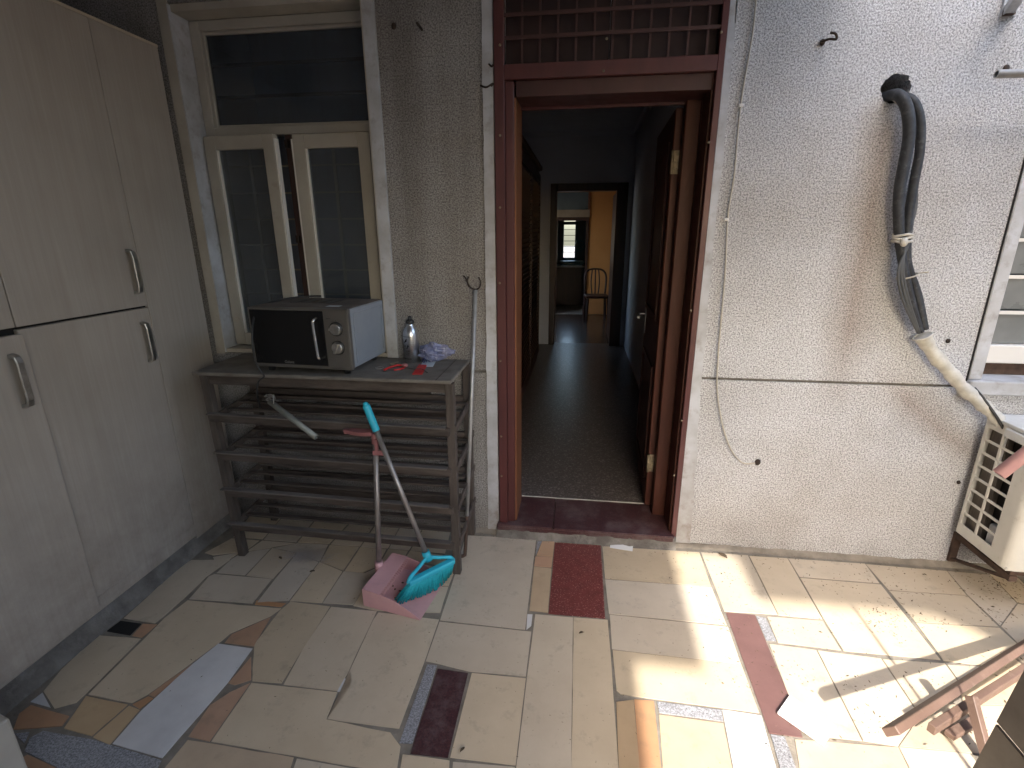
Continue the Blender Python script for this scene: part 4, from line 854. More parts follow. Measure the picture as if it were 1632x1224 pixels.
# pressed border on the right side
bm = nb()
X = hw-0.004
for b in ((0.035, 0.043, f0+0.018, f0+h-0.022), (d-0.03, d-0.024, f0+0.018, f0+h-0.022), (0.043, d-0.03, f0+h-0.030, f0+h-0.022), (0.043, d-0.03, f0+0.018, f0+0.026)): box(bm, X+0.0002, X+0.004, *b)
obj('pressed_border', bm, 'mw_side', MW, bevel=0.0015)
bm = nb(); box(bm, 0.10, 0.16, 0.05, 0.085, f0+h+0.0004, f0+h+0.0012); obj('sticker', bm, 'card', MW)
def text(s, size, parent, mtx, m, ext=0.0004, name='lettering', align='CENTER'):
    cu = bpy.data.curves.new(name, 'FONT'); cu.body = s; cu.size = size; cu.extrude = ext; cu.align_x = align
    t = bpy.data.objects.new('t', cu); COL.objects.link(t); bpy.context.view_layer.update()
    me = bpy.data.meshes.new_from_object(t.evaluated_get(bpy.context.evaluated_depsgraph_get())); bpy.data.objects.remove(t)
    me.transform(mtx); o = bpy.data.objects.new(name, me); me.materials.clear(); me.materials.append(M[m]); COL.objects.link(o); o.parent = parent; ORG[o] = ORG[parent]
    return o
RX90 = Matrix.Rotation(math.pi/2, 4, 'X')
text('Galanz', 0.017, dg, Matrix.Translation((-0.06, -0.0172, f0+0.018)) @ RX90, 'print')
for zz, s in ((0.225, '- - -'), (0.215, '800W'), (0.05, '- -')): text(s, 0.008, MW, Matrix.Translation((0.145, -0.0155, f0+zz)) @ RX90, 'black')
# its power cord: over the top, down past the door's left side to the rack
bm = nb(); cpts = [(-1.242, -0.03, 1.254), (-1.337, -0.1, 1.255), (-1.406, -0.22, 1.241), (-1.393, -0.33, 1.212), (-1.383, -0.385, 1.14), (-1.38, -0.4, 1.062), (-1.374, -0.4, 1.007), (-1.36, -0.398, 0.973), (-1.348, -0.4, 0.951), (-1.376, -0.402, 0.928), (-1.392, -0.4, 0.878), (-1.434, -0.34, 0.783)]
tube(bm, cpts, 0.0042, 8); tag(obj('power_cord', bm, 'black'), 'black power cord looping over the microwave and down its left side', 'cable')

# ---- things on the rack top
BT = thing('drink_bottle', 'silver aluminium bottle with black cap and dark print on the rack', 'bottle', (-0.790, -0.075, RT))
BC = (-0.790, -0.075, RT)
bm = nb(); lathe(bm, [(0.033, 0.0), (0.0365, 0.004), (0.0365, 0.125), (0.035, 0.140), (0.028, 0.158), (0.019, 0.170), (0.016, 0.176), (0.016, 0.184)], *BC, seg=32); bt = obj('body', bm, 'alu', BT)
bm = nb(); lathe(bm, [(0.020, 0.1845), (0.021, 0.187), (0.020, 0.196), (0.015, 0.200), (0.008, 0.203), (0.0085, 0.214), (0.006, 0.217), (0, 0.217)], *BC, seg=20); box(bm, BC[0]-0.003, BC[0]+0.003, BC[1]-0.016, BC[1]-0.006, RT+0.198, RT+0.212); obj('cap', bm, 'black', BT)
def patch(pts, r=0.0369, m='black', name='print'):
    bm = nb(); vs = [bm.verts.new((BC[0]+r*math.sin(a), BC[1]-r*math.cos(a), RT+z)) for a, z in pts]; bm.faces.new(vs); return obj(name, bm, m, bt)
bm = nb()
def strip(a0, a1, zf0, zf1, n=10, r=0.0369):
    vs = []
    for k in range(n+1):
        a = a0+(a1-a0)*k/n; vs.append([bm.verts.new((BC[0]+r*math.sin(a), BC[1]-r*math.cos(a), RT+z(k/n))) for z in (zf0, zf1)])
    for k in range(n): bm.faces.new([vs[k][0], vs[k+1][0], vs[k+1][1], vs[k][1]])
strip(-1.35, 0.35, lambda t: 0.1235, lambda t: 0.1255)
strip(-1.4, -0.95, lambda t: 0.085+0.012*math.sin(t*7), lambda t: 0.12-0.012*t)
strip(-1.25, -0.85, lambda t: 0.045+0.018*t, lambda t: 0.078-0.01*math.sin(t*6))
strip(-0.7, -0.25, lambda t: 0.092+0.012*t, lambda t: 0.100+0.018*t)
strip(-0.65, 0.05, lambda t: 0.072+0.006*math.sin(t*9), lambda t: 0.078+0.01*math.sin(t*9+1))
strip(-0.5, 0.1, lambda t: 0.056, lambda t: 0.0585); strip(-0.5, 0.05, lambda t: 0.047, lambda t: 0.049); strip(-0.5, 0.0, lambda t: 0.038, lambda t: 0.040)
strip(-1.2, 0.3, lambda t: 0.018, lambda t: 0.0205)
obj('print', bm, 'black', bt)
# crumpled bag
bm = nb(); res = bmesh.ops.create_icosphere(bm, subdivisions=4, radius=1.0)
for v in bm.verts:
    c = v.co.copy(); n1 = noise.noise(c*2.2)+0.6*noise.noise(c*5.0+Vector((3, 1, 2))); f = 1+0.30*n1+0.12*abs(noise.noise(c*11))
    taper = 1-0.45*max(0, c.x)
    v.co = Vector((c.x*0.078*f, c.y*0.045*f*taper, max(-0.9, c.z)*0.042*f*taper))
zmin = min(v.co.z for v in bm.verts)
for v in bm.verts: v.co += Vector((-0.672, -0.068, RT+0.0005-zmin))
for f in bm.faces: f.smooth = False
bg_ = tag(obj('plastic_bag', bm, 'bag'), 'crumpled translucent blue plastic bag beside the silver bottle', 'bag')
text('Gu', 0.034, bg_, Matrix.Translation((-0.727, -0.117, RT+0.028)) @ Matrix.Rotation(-0.35, 4, 'Z') @ RX90 @ Matrix.Rotation(-1.45, 4, 'Z'), 'blueprint', align='LEFT')
for ch in bg_.children: 
    for v in ch.data.vertices: v.co -= ORG[bg_]
# keys on a red strap
KY = thing('key_ring', 'bunch of keys with a red strap lying in front of the bottle', 'keys', (-0.86, -0.20, RT))
Z = RT+0.003
bm = nb(); tube(bm, [(-0.86, -0.258, 0.957), (-0.85, -0.224, 0.96), (-0.823, -0.183, 0.962), (-0.786, -0.194, 0.96), (-0.79, -0.228, 0.957), (-0.816, -0.253, 0.957)], 0.0045, 6); obj('strap', bm, 'redcloth', KY)
bm = nb(); tube(bm, [V(-0.895+0.018*math.cos(a/8*math.pi*2), -0.225+0.018*math.sin(a/8*math.pi*2), Z) for a in range(9)], 0.0015, 6); obj('ring', bm, 'steel', KY)
for a, (x, y) in ((0.3, (-0.845, -0.18)), (-0.5, (-0.825, -0.165)), (1.1, (-0.86, -0.16))):
    bm = nb(); mt = Matrix.Translation((x, y, Z+0.003)) @ Matrix.Rotation(a, 4, 'Z'); lathe(bm, [(0.011, 0), (0.011, 0.002), (0, 0.002)], seg=14, mtx=mt); box(bm, 0.009, 0.042, -0.0035, 0.0035, 0.0, 0.002, mtx=mt); obj('key', bm, 'brass', KY)
bm = nb(); ellipsoid(bm, (-0.787, -0.191, 0.965), (0.016, 0.012, 0.009)); obj('fob', bm, 'pinkdark', KY)
# red tag with a dark cord
TG = thing('red_tag', 'red fabric tag with a thin dark cord on the front edge of the rack', 'tag', (-0.73, -0.25, RT))
bm = nb(); P = [(-0.711, -0.314, 0.957), (-0.668, -0.309, 0.957), (-0.69, -0.171, 0.957), (-0.728, -0.164, 0.957)]; A = [bm.verts.new(p) for p in P]; C_ = [bm.verts.new((p[0], p[1], p[2]+0.003+(0.004 if i > 1 else 0))) for i, p in enumerate(P)]
bm.faces.new(A); bm.faces.new(C_)
for i in range(4): bm.faces.new([A[i], A[(i+1) % 4], C_[(i+1) % 4], C_[i]])
obj('tag_cloth', bm, 'redcloth', TG)
bm = nb(); tube(bm, [(-0.874, -0.253, 0.958), (-0.851, -0.282, 0.958), (-0.813, -0.246, 0.958), (-0.779, -0.216, 0.96), (-0.728, -0.236, 0.961), (-0.692, -0.239, 0.963), (-0.654, -0.28, 0.958)], 0.0017, 6); obj('cord', bm, 'black', TG)
bm = nb(); P = [(-0.721, -0.177, 0.958), (-0.661, -0.17, 0.958), (-0.676, -0.064, 0.958), (-0.74, -0.047, 0.958)]; prism(bm, [(p[0], p[1]) for p in P], 'z', RT+0.0005, RT+0.002); tag(obj('card', bm, 'card'), 'pale blue card lying between the bottle and the red tag', 'card')
# tube tied in the rack
TB = thing('short_tube', 'short pale metal tube sticking out of the rack, tied with wire', 'tube', (-1.344, -0.4, 0.843))
bm = nb(); tube(bm, [(-1.339, -0.4, 0.837), (-1.1, -0.47, 0.709)], 0.0125, 14, smooth=False, hollow=0.8); obj('tube_body', bm, 'palepole', TB)
bm = nb(); random.seed(3)
c0 = Vector((-1.334, -0.4, 0.849)); tube(bm, [c0+Vector((random.uniform(-.03, .03), random.uniform(-.02, .02), random.uniform(-.022, .025))) for _ in range(16)], 0.0022, 6); obj('wire', bm, 'steel', TB)

# ================================================================== BROOM AND DUSTPAN
DP = thing('dustpan', 'dusty pink long handled dustpan standing on the floor before the rack', 'dustpan', (-0.75, -0.5, 0))
a0, a1 = V(-0.885, -0.628), V(-0.848, -0.362)     # back edge
b0, b1 = V(-0.615, -0.682), V(-0.575, -0.415)     # lip
def lerp(a, b, t): return a+(b-a)*t
bm = nb()
def v3(p, z): return bm.verts.new((p.x, p.y, z))
t_ = 0.003
# pan floor rises slightly to the back
quad = [v3(a0, 0.012), v3(b0, 0.002), v3(b1, 0.002), v3(a1, 0.012)]; bm.faces.new(quad)
q2 = [v3(a0, 0.012+t_), v3(b0, 0.0035), v3(b1, 0.0035), v3(a1, 0.012+t_)]; bm.faces.new(q2[::-1])
bm.faces.new([quad[1], quad[2], q2[2], q2[1]])
obj('pan_floor', bm, 'pink', DP)
for nm, p, q, off in (('side_wall', a0, b0, V(0.0005, 0.004)), ('side_wall', a1, b1, V(-0.0005, -0.004))):
    bm = nb(); n = 14; O = []; I = []
    for k in range(n+1):
        s = k/n; c = lerp(p, q, s); z = 0.082*(1-s**2.2)+0.003
        O.append((v3(c, 0.001), v3(c, z))); c2 = c+off; I.append((v3(c2, 0.001), v3(c2, z)))
    for k in range(n):
        bm.faces.new([O[k][0], O[k+1][0], O[k+1][1], O[k][1]]); bm.faces.new([I[k][0], I[k][1], I[k+1][1], I[k+1][0]]); bm.faces.new([O[k][1], O[k+1][1], I[k+1][1], I[k][1]])
    bm.faces.new([O[0][0], O[0][1], I[0][1], I[0][0]]); obj(nm, bm, 'pink', DP)
# box at the back with the socket and comb
u = (a1-a0).normalized(); nrm = V(u.y, -u.x)
if nrm.x < 0: nrm = -nrm
bm = nb()
c0_, c1_ = a0+nrm*0.085, a1+nrm*0.080
P = [a0, c0_, c1_, a1]
Ab = [v3(p, 0.010) for p in P]; At = [v3(a0, 0.085), v3(c0_, 0.079), v3(c1_, 0.079), v3(a1, 0.085)]
bm.faces.new(At)
for i in (3,): bm.faces.new([Ab[3], Ab[0], At[0], At[3]])
obj('back_box', bm, 'pink', DP).modifiers.new('s', 'SOLIDIFY').thickness = 0.003
bm = nb()
for k in range(19):
    c = lerp(c0_, c1_, (k+0.8)/20); mt = Matrix.Translation((c.x, c.y, 0.078)) @ Matrix.Rotation(math.atan2(nrm.y, nrm.x), 4, 'Z'); box(bm, -0.002, 0.014, -0.0022, 0.0022, -0.012, 0.001, mtx=mt)
obj('comb_teeth', bm, 'pink', DP)
pb = V(-0.872, -0.475)
sb = Vector((pb.x-0.004, pb.y+0.015, 0.07)); st = Vector((-0.865, -0.4, 0.712))
bm = nb(); tube(bm, [sb-(st-sb).normalized()*0.01, sb+(st-sb)*0.93], 0.0125, 14, smooth=False); obj('pole', bm, 'pole', DP)
bm = nb(); lathe(bm, [(0.020, -0.02), (0.018, 0.035)], sb.x, sb.y, sb.z, seg=16); obj('socket', bm, 'pink', DP)
dirp = (st-sb).normalized()
bm = nb(); tube(bm, [sb+(st-sb)*0.925, st], 0.017, 12, smooth=False)
box(bm, st.x-0.010, st.x+0.045, st.y-0.026, st.y-0.014, st.z-0.095, st.z-0.072); box(bm, st.x+0.002, st.x+0.016, st.y-0.026, st.y-0.012, st.z-0.075, st.z-0.02)
obj('clip', bm, 'pinkdark', DP, bevel=0.002)
bm = nb(); R0 = []
for k in range(9):
    s = k/8; x = st.x-0.01-0.13*s; wv = 0.022*math.sin(math.pi*min(1, s*1.0+0.15)); R0.append([bm.verts.new(p) for p in ((x, st.y-wv-0.012, st.z+0.012), (x, st.y+wv+0.006, st.z+0.012), (x, st.y+wv*0.7, st.z-0.008), (x, st.y-wv*0.7-0.008, st.z-0.008))])
for k in range(8):
    for j in range(4): bm.faces.new([R0[k][j], R0[k][(j+1) % 4], R0[k+1][(j+1) % 4], R0[k+1][j]])
bm.faces.new(R0[0]); bm.faces.new(R0[-1][::-1]); obj('hook_grip', bm, 'pinkdark', DP)
# crumbs in the pan
BR = thing('broom', 'turquoise broom with a metal pole leaning on the rack, head in the dustpan', 'broom', (-0.64, -0.48, 0))
hl, hr_ = Vector((-0.692, -0.592, 0.105)), Vector((-0.536, -0.41, 0.105))
nk = Vector((-0.643, -0.46, 0.151)); gt = Vector((-0.894, -0.405, 0.843)); gb = gt+(nk-gt)*0.165
bm = nb(); tube(bm, [gb, nk], 0.0115, 14, smooth=False); obj('pole', bm, 'pole', BR)
bm = nb(); tube(bm, [gt, gt+(gb-gt)*0.12, gt+(gb-gt)*0.5, gb], 0.0165, 14, rfun=lambda t: 0.75+0.25*min(1, t*6) if t < 0.9 else 1.0); ellipsoid(bm, gt, (0.0125, 0.0125, 0.012)); obj('grip', bm, 'turq', BR)
bm = nb(); dn = (nk-gt).normalized(); tube(bm, [nk-dn*0.025, nk+dn*0.02], 0.019, 14, smooth=False)
for e in (hl, hr_):
    m1 = nk.lerp(e, 0.45)+Vector((0, 0, 0.004)); m2 = nk.lerp(e, 0.85)+Vector((0, 0, 0.014)); tube(bm, [nk, m1, m2, e], 0.0085, 8)
obj('yoke', bm, 'turq', BR)
bm = nb(); beam(bm, hl, hr_, 0.034, 0.024); hb = obj('head_bar', bm, 'turq', BR, bevel=0.008, seg=3)
bm = nb(); random.seed(5)
f0_, f1_ = Vector((-0.748, -0.612, 0.016)), Vector((-0.568, -0.375, 0.012))
side = (hr_-hl).cross(Vector((0, 0, 1))).normalized()
for k in range(40):
    s = (k+0.5)/40; top = hl.lerp(hr_, 0.02+0.96*s); bot = f0_.lerp(f1_, s)+Vector((0.045, -0.012, 0))*math.sin(math.pi*s)
    for j in (-1, 0, 1):
        t0 = top+side*j*0.009-Vector((0, 0, 0.008)); b_ = bot+side*j*0.014+Vector((random.uniform(-.004, .004), random.uniform(-.004, .004), random.uniform(0, .006)))
        tube(bm, [t0, b_], 0.0032, 5, smooth=False)
stuff(obj('bristles', bm, 'bristle', BR))
for q in range(9):
    bm = nb(); c = (random.uniform(-0.80, -0.72), random.uniform(-0.60, -0.47), 0.017); ellipsoid(bm, c, (random.uniform(.003, .009), random.uniform(.002, .006), .003), 6, 4)
    if q == 0: crumbs = bm; continue
    me_ = bpy.data.meshes.new('x'); bm.to_mesh(me_); crumbs.from_mesh(me_); bm.free(); bpy.data.meshes.remove(me_)
tag(stuff(obj('dirt_crumbs', crumbs, 'leafdry')), 'brown crumbs of dirt swept into the pink dustpan', 'dirt')

# clothes fork pole by the door
CP = thing('clothes_pole', 'thin metal clothes pole with a forked top leaning left of the door', 'pole', (-0.523, -0.237, 0))
pt, pbm = Vector((-0.482, -0.03, 1.292)), Vector((-0.521, -0.243, 0.012))
bm = nb(); tube(bm, [pt, pbm.lerp(pt, 0.16)], 0.0095, 12, smooth=False); obj('rod', bm, 'pipe', CP)
bm = nb(); tube(bm, [pbm.lerp(pt, 0.165), pbm+Vector((0.0, 0, 0.03)), pbm+Vector((-0.006, -0.004, 0.006)), pbm+Vector((-0.022, -0.010, 0.004)), pbm+Vector((-0.032, -0.012, 0.022))], 0.0085, 10); obj('foot_hook', bm, 'rust', CP)
bm = nb()
tube(bm, [pt, pt+Vector((-0.022, -0.004, 0.012)), pt+Vector((-0.036, -0.004, 0.036)), pt+Vector((-0.030, -0.004, 0.060))], 0.0035, 8)
tube(bm, [pt, pt+Vector((0.018, -0.004, 0.010)), pt+Vector((0.026, -0.004, 0.034)), pt+Vector((0.016, -0.004, 0.058))], 0.0035, 8)
tube(bm, [pt+Vector((-0.030, -0.004, 0.014)), pt+Vector((-0.046, 0.006, 0.052)), pt+Vector((-0.058, 0.012, 0.062))], 0.003, 8)
obj('fork', bm, 'darkiron', CP)

# ================================================================== WALL FITTINGS
def hook(name, label, pts, r=0.004, cat='hook', m='darkiron'):
    bm = nb(); tube(bm, pts, r, 8); return tag(obj(name, bm, m), label, cat)
def nail(label, p, r=0.007):
    bm = nb(); ellipsoid(bm, (p[0], -0.004, p[2]), (r, 0.008, r*1.2), 8, 6); return tag(obj('wall_plug', bm, 'darkiron'), label, 'nail')
hook('wall_hook', 'bent wire hook in the wall above and left of the pipe hole', [(0.871, 0.005, 2.236), (0.865, -0.03, 2.225), (0.88, -0.05, 2.226), (0.9, -0.06, 2.222), (0.895, -0.06, 2.239), (0.877, -0.055, 2.245)], 0.0045)
nail('dark plug at the root of the hook left of the pipe hole', (0.875, 0, 2.23), 0.010)
nail('dark plug high on the wall, just right of the left window', (-0.805, 0, 2.365), 0.011)
hook('wall_hook', 'short slanting iron nail high between the left window and the door', [(-0.687, 0.004, 2.347), (-0.687, -0.02, 2.348), (-0.694, -0.045, 2.358)], 0.005)
nail('small dark plug beside the pale wrapped pipe', (1.557, 0, 1.095), 0.009)
nail('small dark plug low on the wall, left of the air conditioner', (1.745, 0, 0.44), 0.008)
nail('dark hole low in the wall where the thin cable ends', (0.865, 0, 0.489), 0.014)
hook('nail', 'rusty bent nail in the plaster band left of the door top', [(-0.445, -0.002, 2.134), (-0.416, -0.03, 2.12), (-0.389, -0.03, 2.132), (-0.397, -0.02, 2.126)], 0.004, 'nail')
hook('nail', 'small rusty nail above the bent one in the plaster band', [(-0.409, -0.002, 2.211), (-0.393, -0.02, 2.197), (-0.388, -0.02, 2.203)], 0.004, 'nail')
# thin cable down the wall
bm = nb(); tube(bm, [(0.613, -0.008, 2.439), (0.617, -0.008, 2.277), (0.604, -0.008, 2.064), (0.603, -0.01, 1.929), (0.607, -0.012, 1.764), (0.601, -0.01, 1.605), (0.614, -0.014, 1.387), (0.619, -0.018, 1.198), (0.623, -0.02, 1.028), (0.636, -0.022, 0.852), (0.672, -0.022, 0.7), (0.724, -0.02, 0.568), (0.789, -0.016, 0.489), (0.853, -0.004, 0.484)], 0.0038, 8)
WC = thing('thin_cable', 'thin off white cable hanging down the wall right of the door', 'cable', (0.62, 0, 1.0))
obj('cable_run', bm, 'wirewhite', WC)
for q in ((0.603, -0.012, 2.023), (0.596, -0.014, 1.593)): B('cable_clip', 'pvc_edge', WC, (q[0]-0.009, q[0]+0.009, -0.016, -0.001, q[2]-0.006, q[2]+0.006), bevel=0.002)

# ---- pipe bundle of the air conditioner
PB = thing('insulated_pipe_bundle', 'black insulated pipes leaving the wall hole and running down to the air conditioner', 'pipes', (1.25, -0.04, 1.5))
bm = nb(); tube(bm, [(1.150, 0.16, 2.05), (1.152, 0.03, 2.045), (1.153, -0.055, 2.029), (1.183, -0.07, 1.977), (1.207, -0.07, 1.891), (1.213, -0.065, 1.789), (1.219, -0.06, 1.681), (1.251, -0.055, 1.535), (1.297, -0.055, 1.393), (1.361, -0.055, 1.241), (1.411, -0.055, 1.138)], 0.0205, 14, rfun=lambda t: 1.0 if t < 0.55 else 1.0-0.35*(t-0.55)/0.45); obj('foam_pipe', bm, 'rubber', PB)
bm = nb(); tube(bm, [(1.170, 0.16, 2.045), (1.178, 0.03, 2.038), (1.205, -0.04, 2.018), (1.244, -0.05, 1.947), (1.266, -0.05, 1.838), (1.272, -0.045, 1.727), (1.28, -0.04, 1.611), (1.289, -0.04, 1.535), (1.31, -0.045, 1.417), (1.373, -0.045, 1.292), (1.426, -0.05, 1.15)], 0.0165, 12); obj('foam_pipe', bm, 'rubber', PB)
for off in (0, 6, 11):
    bm = nb(); tube(bm, [(1.258, -0.05, 1.772), (1.297, -0.035, 1.635), (1.304, -0.045, 1.515)] and [Vector((1.264, -0.03, 1.774))+Vector((off*0.001, 0, 0)), Vector((1.297, -0.03, 1.635))+Vector((off*0.0008, 0, 0)), Vector((1.291, -0.06, 1.504))+Vector((-off*0.001, 0, 0)), Vector((1.26, -0.085, 1.395))+Vector((off*0.0015, 0, 0)), Vector((1.296, -0.085, 1.283))+Vector((off*0.002, 0, 0)), Vector((1.395, -0.065, 1.139))+Vector((off*0.0005, 0, 0))], 0.0055, 8); obj('wire', bm, 'cablegrey', PB)
bm = nb()
for k in range(3):
    c = Vector((1.269, -0.05, 1.516))+Vector((0, 0, 0.012*(k-1))); tube(bm, [c+Vector((0.031*math.cos(a*math.pi/8), 0.034*math.sin(a*math.pi/8), 0.003*math.sin(a+k))) for a in range(17)], 0.0055, 6)
ellipsoid(bm, Vector((1.259, -0.085, 1.502)), (0.014, 0.012, 0.018)); obj('tape_knot', bm, 'tape', PB)
bm = nb(); c = Vector((1.314, -0.055, 1.368)); tube(bm, [c+Vector((0.034*math.cos(a*math.pi/8), 0.036*math.sin(a*math.pi/8), 0.012*math.cos(a*math.pi/8))) for a in range(17)]+[c+Vector((0.065, -0.02, 0.018))], 0.003, 6); obj('tie', bm, 'wirewhite', PB)
wp_ = [(1.421, -0.055, 1.122), (1.483, -0.055, 1.045), (1.554, -0.058, 0.975), (1.618, -0.065, 0.907), (1.684, -0.075, 0.851), (1.738, -0.09, 0.803), (1.766, -0.11, 0.767)]
bm = nb(); tube(bm, wp_, 0.0275, 14, rfun=lambda t: 1+0.10*math.sin(t*37)+0.06*math.sin(t*90)-0.12*t); obj('wrapped_section', bm, 'tape', PB)
bm = nb(); c = Vector(wp_[0]); tube(bm, [c+Vector((0.030*math.cos(a*math.pi/8), 0.032*math.sin(a*math.pi/8), 0.016*math.cos(a*math.pi/8))) for a in range(17)], 0.0045, 6); obj('tie', bm, 'tape', PB)
bm = nb(); tube(bm, [(1.664, -0.06, 0.907), (1.689, -0.09, 0.868), (1.732, -0.12, 0.802), (1.766, -0.13, 0.749)], 0.006, 8); obj('wire', bm, 'black', PB)
bm = nb(); tube(bm, [(1.15, -0.03, 2.027), (1.171, -0.045, 2.002)], 0.010, 10, smooth=False, hollow=0.7); obj('drain_stub', bm, 'wirewhite', PB)
bm = nb(); c = Vector((1.661, -0.02, 0.869)); box(bm, c.x-0.018, c.x+0.018, -0.03, 0.003, c.z-0.016, c.z+0.012); obj('pipe_clip', bm, 'tape', PB, bevel=0.004)

# ---- air conditioner outdoor unit
AC = thing('air_conditioner_unit', 'cream outdoor air conditioner unit with grid vents at the right edge', 'air conditioner', (2.15, -0.19, 0.2))
ax0, ax1, ay0, ay1, az0, az1 = 1.758, 2.56, -0.335, -0.045, 0.212, 0.772
# end panel with real openings: 2 columns x 8 rows
bm = nb()
gy = [(-0.060, -0.141), (-0.152, -0.240)]   # two columns (y spans)
rows = 8; rz0, rz1 = az0+0.045, az1-0.035; rh = (rz1-rz0)/rows
box(bm, ax0, ax0+0.006, -0.0595, ay1, az0, az1)
box(bm, ax0, ax0+0.006, -0.1515, -0.1415, az0, az1)
for i in range(2):
    yb, ya = gy[i][0], gy[i][1]
    for k in range(rows+1):
        z = rz0+k*rh; lo = az0 if k == 0 else z-0.005; hi = az1 if k == rows else z+0.005
        box(bm, ax0+0.0003, ax0+0.006, ya-0.0005, yb+0.0005, lo, hi)
obj('vent_grille', bm, 'accream', AC)
bm = nb()   # solid corner part, rounded into the front
R = 0.035; pts = [(ax0, -0.2408)]
for k in range(9):
    t = math.pi/2*k/8; pts.append((ax0+R-R*math.cos(t), ay0+R-R*math.sin(t)))
pts += [(ax1, ay0), (ax1, ay0+0.006)]
for k in range(8, -1, -1):
    t = math.pi/2*k/8; pts.append((ax0+R-(R-0.006)*math.cos(t), ay0+R-(R-0.006)*math.sin(t)))
pts.append((ax0+0.006, -0.2408))
prism(bm, pts, 'z', az0, az1); obj('front_panel', bm, 'accream', AC)
# round fan opening detail on the front, with guard rings
bm = nb(); cx, cz = 2.22, 0.485
for r in (0.205,): tube(bm, [V(cx+r*math.cos(a*math.pi/20), ay0-0.006, cz+r*math.sin(a*math.pi/20)) for a in range(41)], 0.008, 8, smooth=False)
for r in (0.03, 0.065, 0.10, 0.135, 0.17): tube(bm, [V(cx+r*math.cos(a*math.pi/16), ay0-0.010, cz+r*math.sin(a*math.pi/16)) for a in range(33)], 0.0025, 6, smooth=False)
for a in range(8): tube(bm, [V(cx, ay0-0.012, cz), V(cx+0.205*math.cos(a*math.pi/4), ay0-0.008, cz+0.205*math.sin(a*math.pi/4))], 0.0025, 6, smooth=False)
obj('fan_guard', bm, 'accream', AC)
bm = nb(); lathe(bm, [(0.198, 0), (0.198, 0.002), (0, 0.002)], seg=40, mtx=Matrix.Translation((cx, ay0-0.0005, cz)) @ RX90); obj('fan_recess', bm, 'dark', AC)
bm = nb(); q = 0.012
pr = [(1.835+q, az0+0.06), (1.95-q, az0+0.06), (1.95, az0+0.06+q), (1.95, az0+0.20-q), (1.95-q, az0+0.20), (1.835+q, az0+0.20), (1.835, az0+0.20-q), (1.835, az0+0.06+q)]
prism(bm, pr, 'y', ay0-0.004, ay0-0.0002); obj('pressed_badge', bm, 'accream', AC, bevel=0.002)
B('base_tray', 'accream', AC, (ax0+0.0065, ax1, ay0+0.008, ay1, az0-0.004, az0+0.01)); B('rear_panel', 'accream', AC, (ax0+0.0065, ax1, ay1-0.006, ay1-0.0005, az0+0.0105, az1-0.001)); B('end_panel', 'accream', AC, (ax1, ax1+0.006, ay0, ay1, az0, az1))
B('coil', 'fins', AC, (ax0+0.022, ax0+0.045, -0.150, ay1-0.012, az0+0.03, az1-0.02))
B('inner_dark', 'dark', AC, (ax0+0.05, ax1-0.01, ay0+0.045, ay1-0.008, az0+0.012, az1-0.004))
B('inner_label', 'paper', AC, (ax0+0.018, ax0+0.0215, -0.143, -0.118, 0.56, 0.74)); B('motor_part', 'plaster', AC, (ax0+0.02, ax0+0.048, -0.235, -0.175, 0.245, 0.34), bevel=0.01, seg=2)
bm = nb(); box(bm, ax0-0.006, ax1+0.010, ay0-0.010, ay1+0.004, az1+0.0005, az1+0.018); obj('lid', bm, 'actop', AC, bevel=0.005, seg=2)
bm = nb(); box(bm, ax0+0.002, ax0+0.10, ay0-0.03, ay0+0.16, az1-0.030, az1-0.012)
B('valve_cover', 'actop', AC, (ax0-0.014, ax0-0.0005, -0.31, -0.16, az1-0.040, az1-0.002), bevel=0.004); bm.free()
for y in (-0.09, -0.31): B('mounting_foot', 'rust', AC, (1.79, 2.50, y-0.012, y+0.012, 0.185, 0.2075))
for x in (1.80, 2.46):
    B('wall_bracket', 'rust', AC, (x-0.015, x+0.015, -0.33, 0.0, 0.160, 0.1845), (x-0.015, x+0.015, -0.016, -0.001, 0.03, 0.1595))
    bm = nb(); beam(bm, (x, -0.30, 0.158), (x, -0.014, 0.045), 0.018, 0.012); obj('bracket_stay', bm, 'rust', AC)
# rails, brackets at the right edge
bm = nb(); tube(bm, [(1.404, -0.15, 2.065), V(2.6, -0.15, 2.045)], 0.0135, 14, smooth=False, hollow=0.75)
tag(obj('drying_rail', bm, 'pipe'), 'horizontal grey metal pipe with an open end at the upper right edge', 'pipe')
nail('rusty bolt behind the open end of the horizontal pipe', (1.526, 0, 2.116), 0.012)
bk = thing('roof_bracket', 'grey painted iron bracket at the top right corner of the wall', 'bracket', (1.5, 0, 2.3))
bm = nb(); beam(bm, (1.487, -0.005, 2.299), (1.371, -0.25, 2.299), 0.03, 0.03); obj('strut', bm, 'pipe', bk); bm = nb(); c = Vector((1.483, 0, 2.312)); box(bm, c.x-0.02, c.x+0.03, -0.012, -0.001, c.z-0.03, c.z+0.4); obj('plate', bm, 'pipe', bk)
bm = nb(); c = Vector((1.485, 0, 2.297)); box(bm, c.x-0.02, c.x+0.012, -0.03, -0.012, c.z-0.016, c.z+0.002); obj('bolt', bm, 'rust', bk)
bm = nb(); tube(bm, [(1.4, -0.62, 0.767), V(1.86, -0.62, 1.37)], 0.020, 14, smooth=False, hollow=0.75)
ph = tag(obj('mop_handle', bm, 'pink'), 'red pink plastic pole end leaning in front of the air conditioner', 'pole')

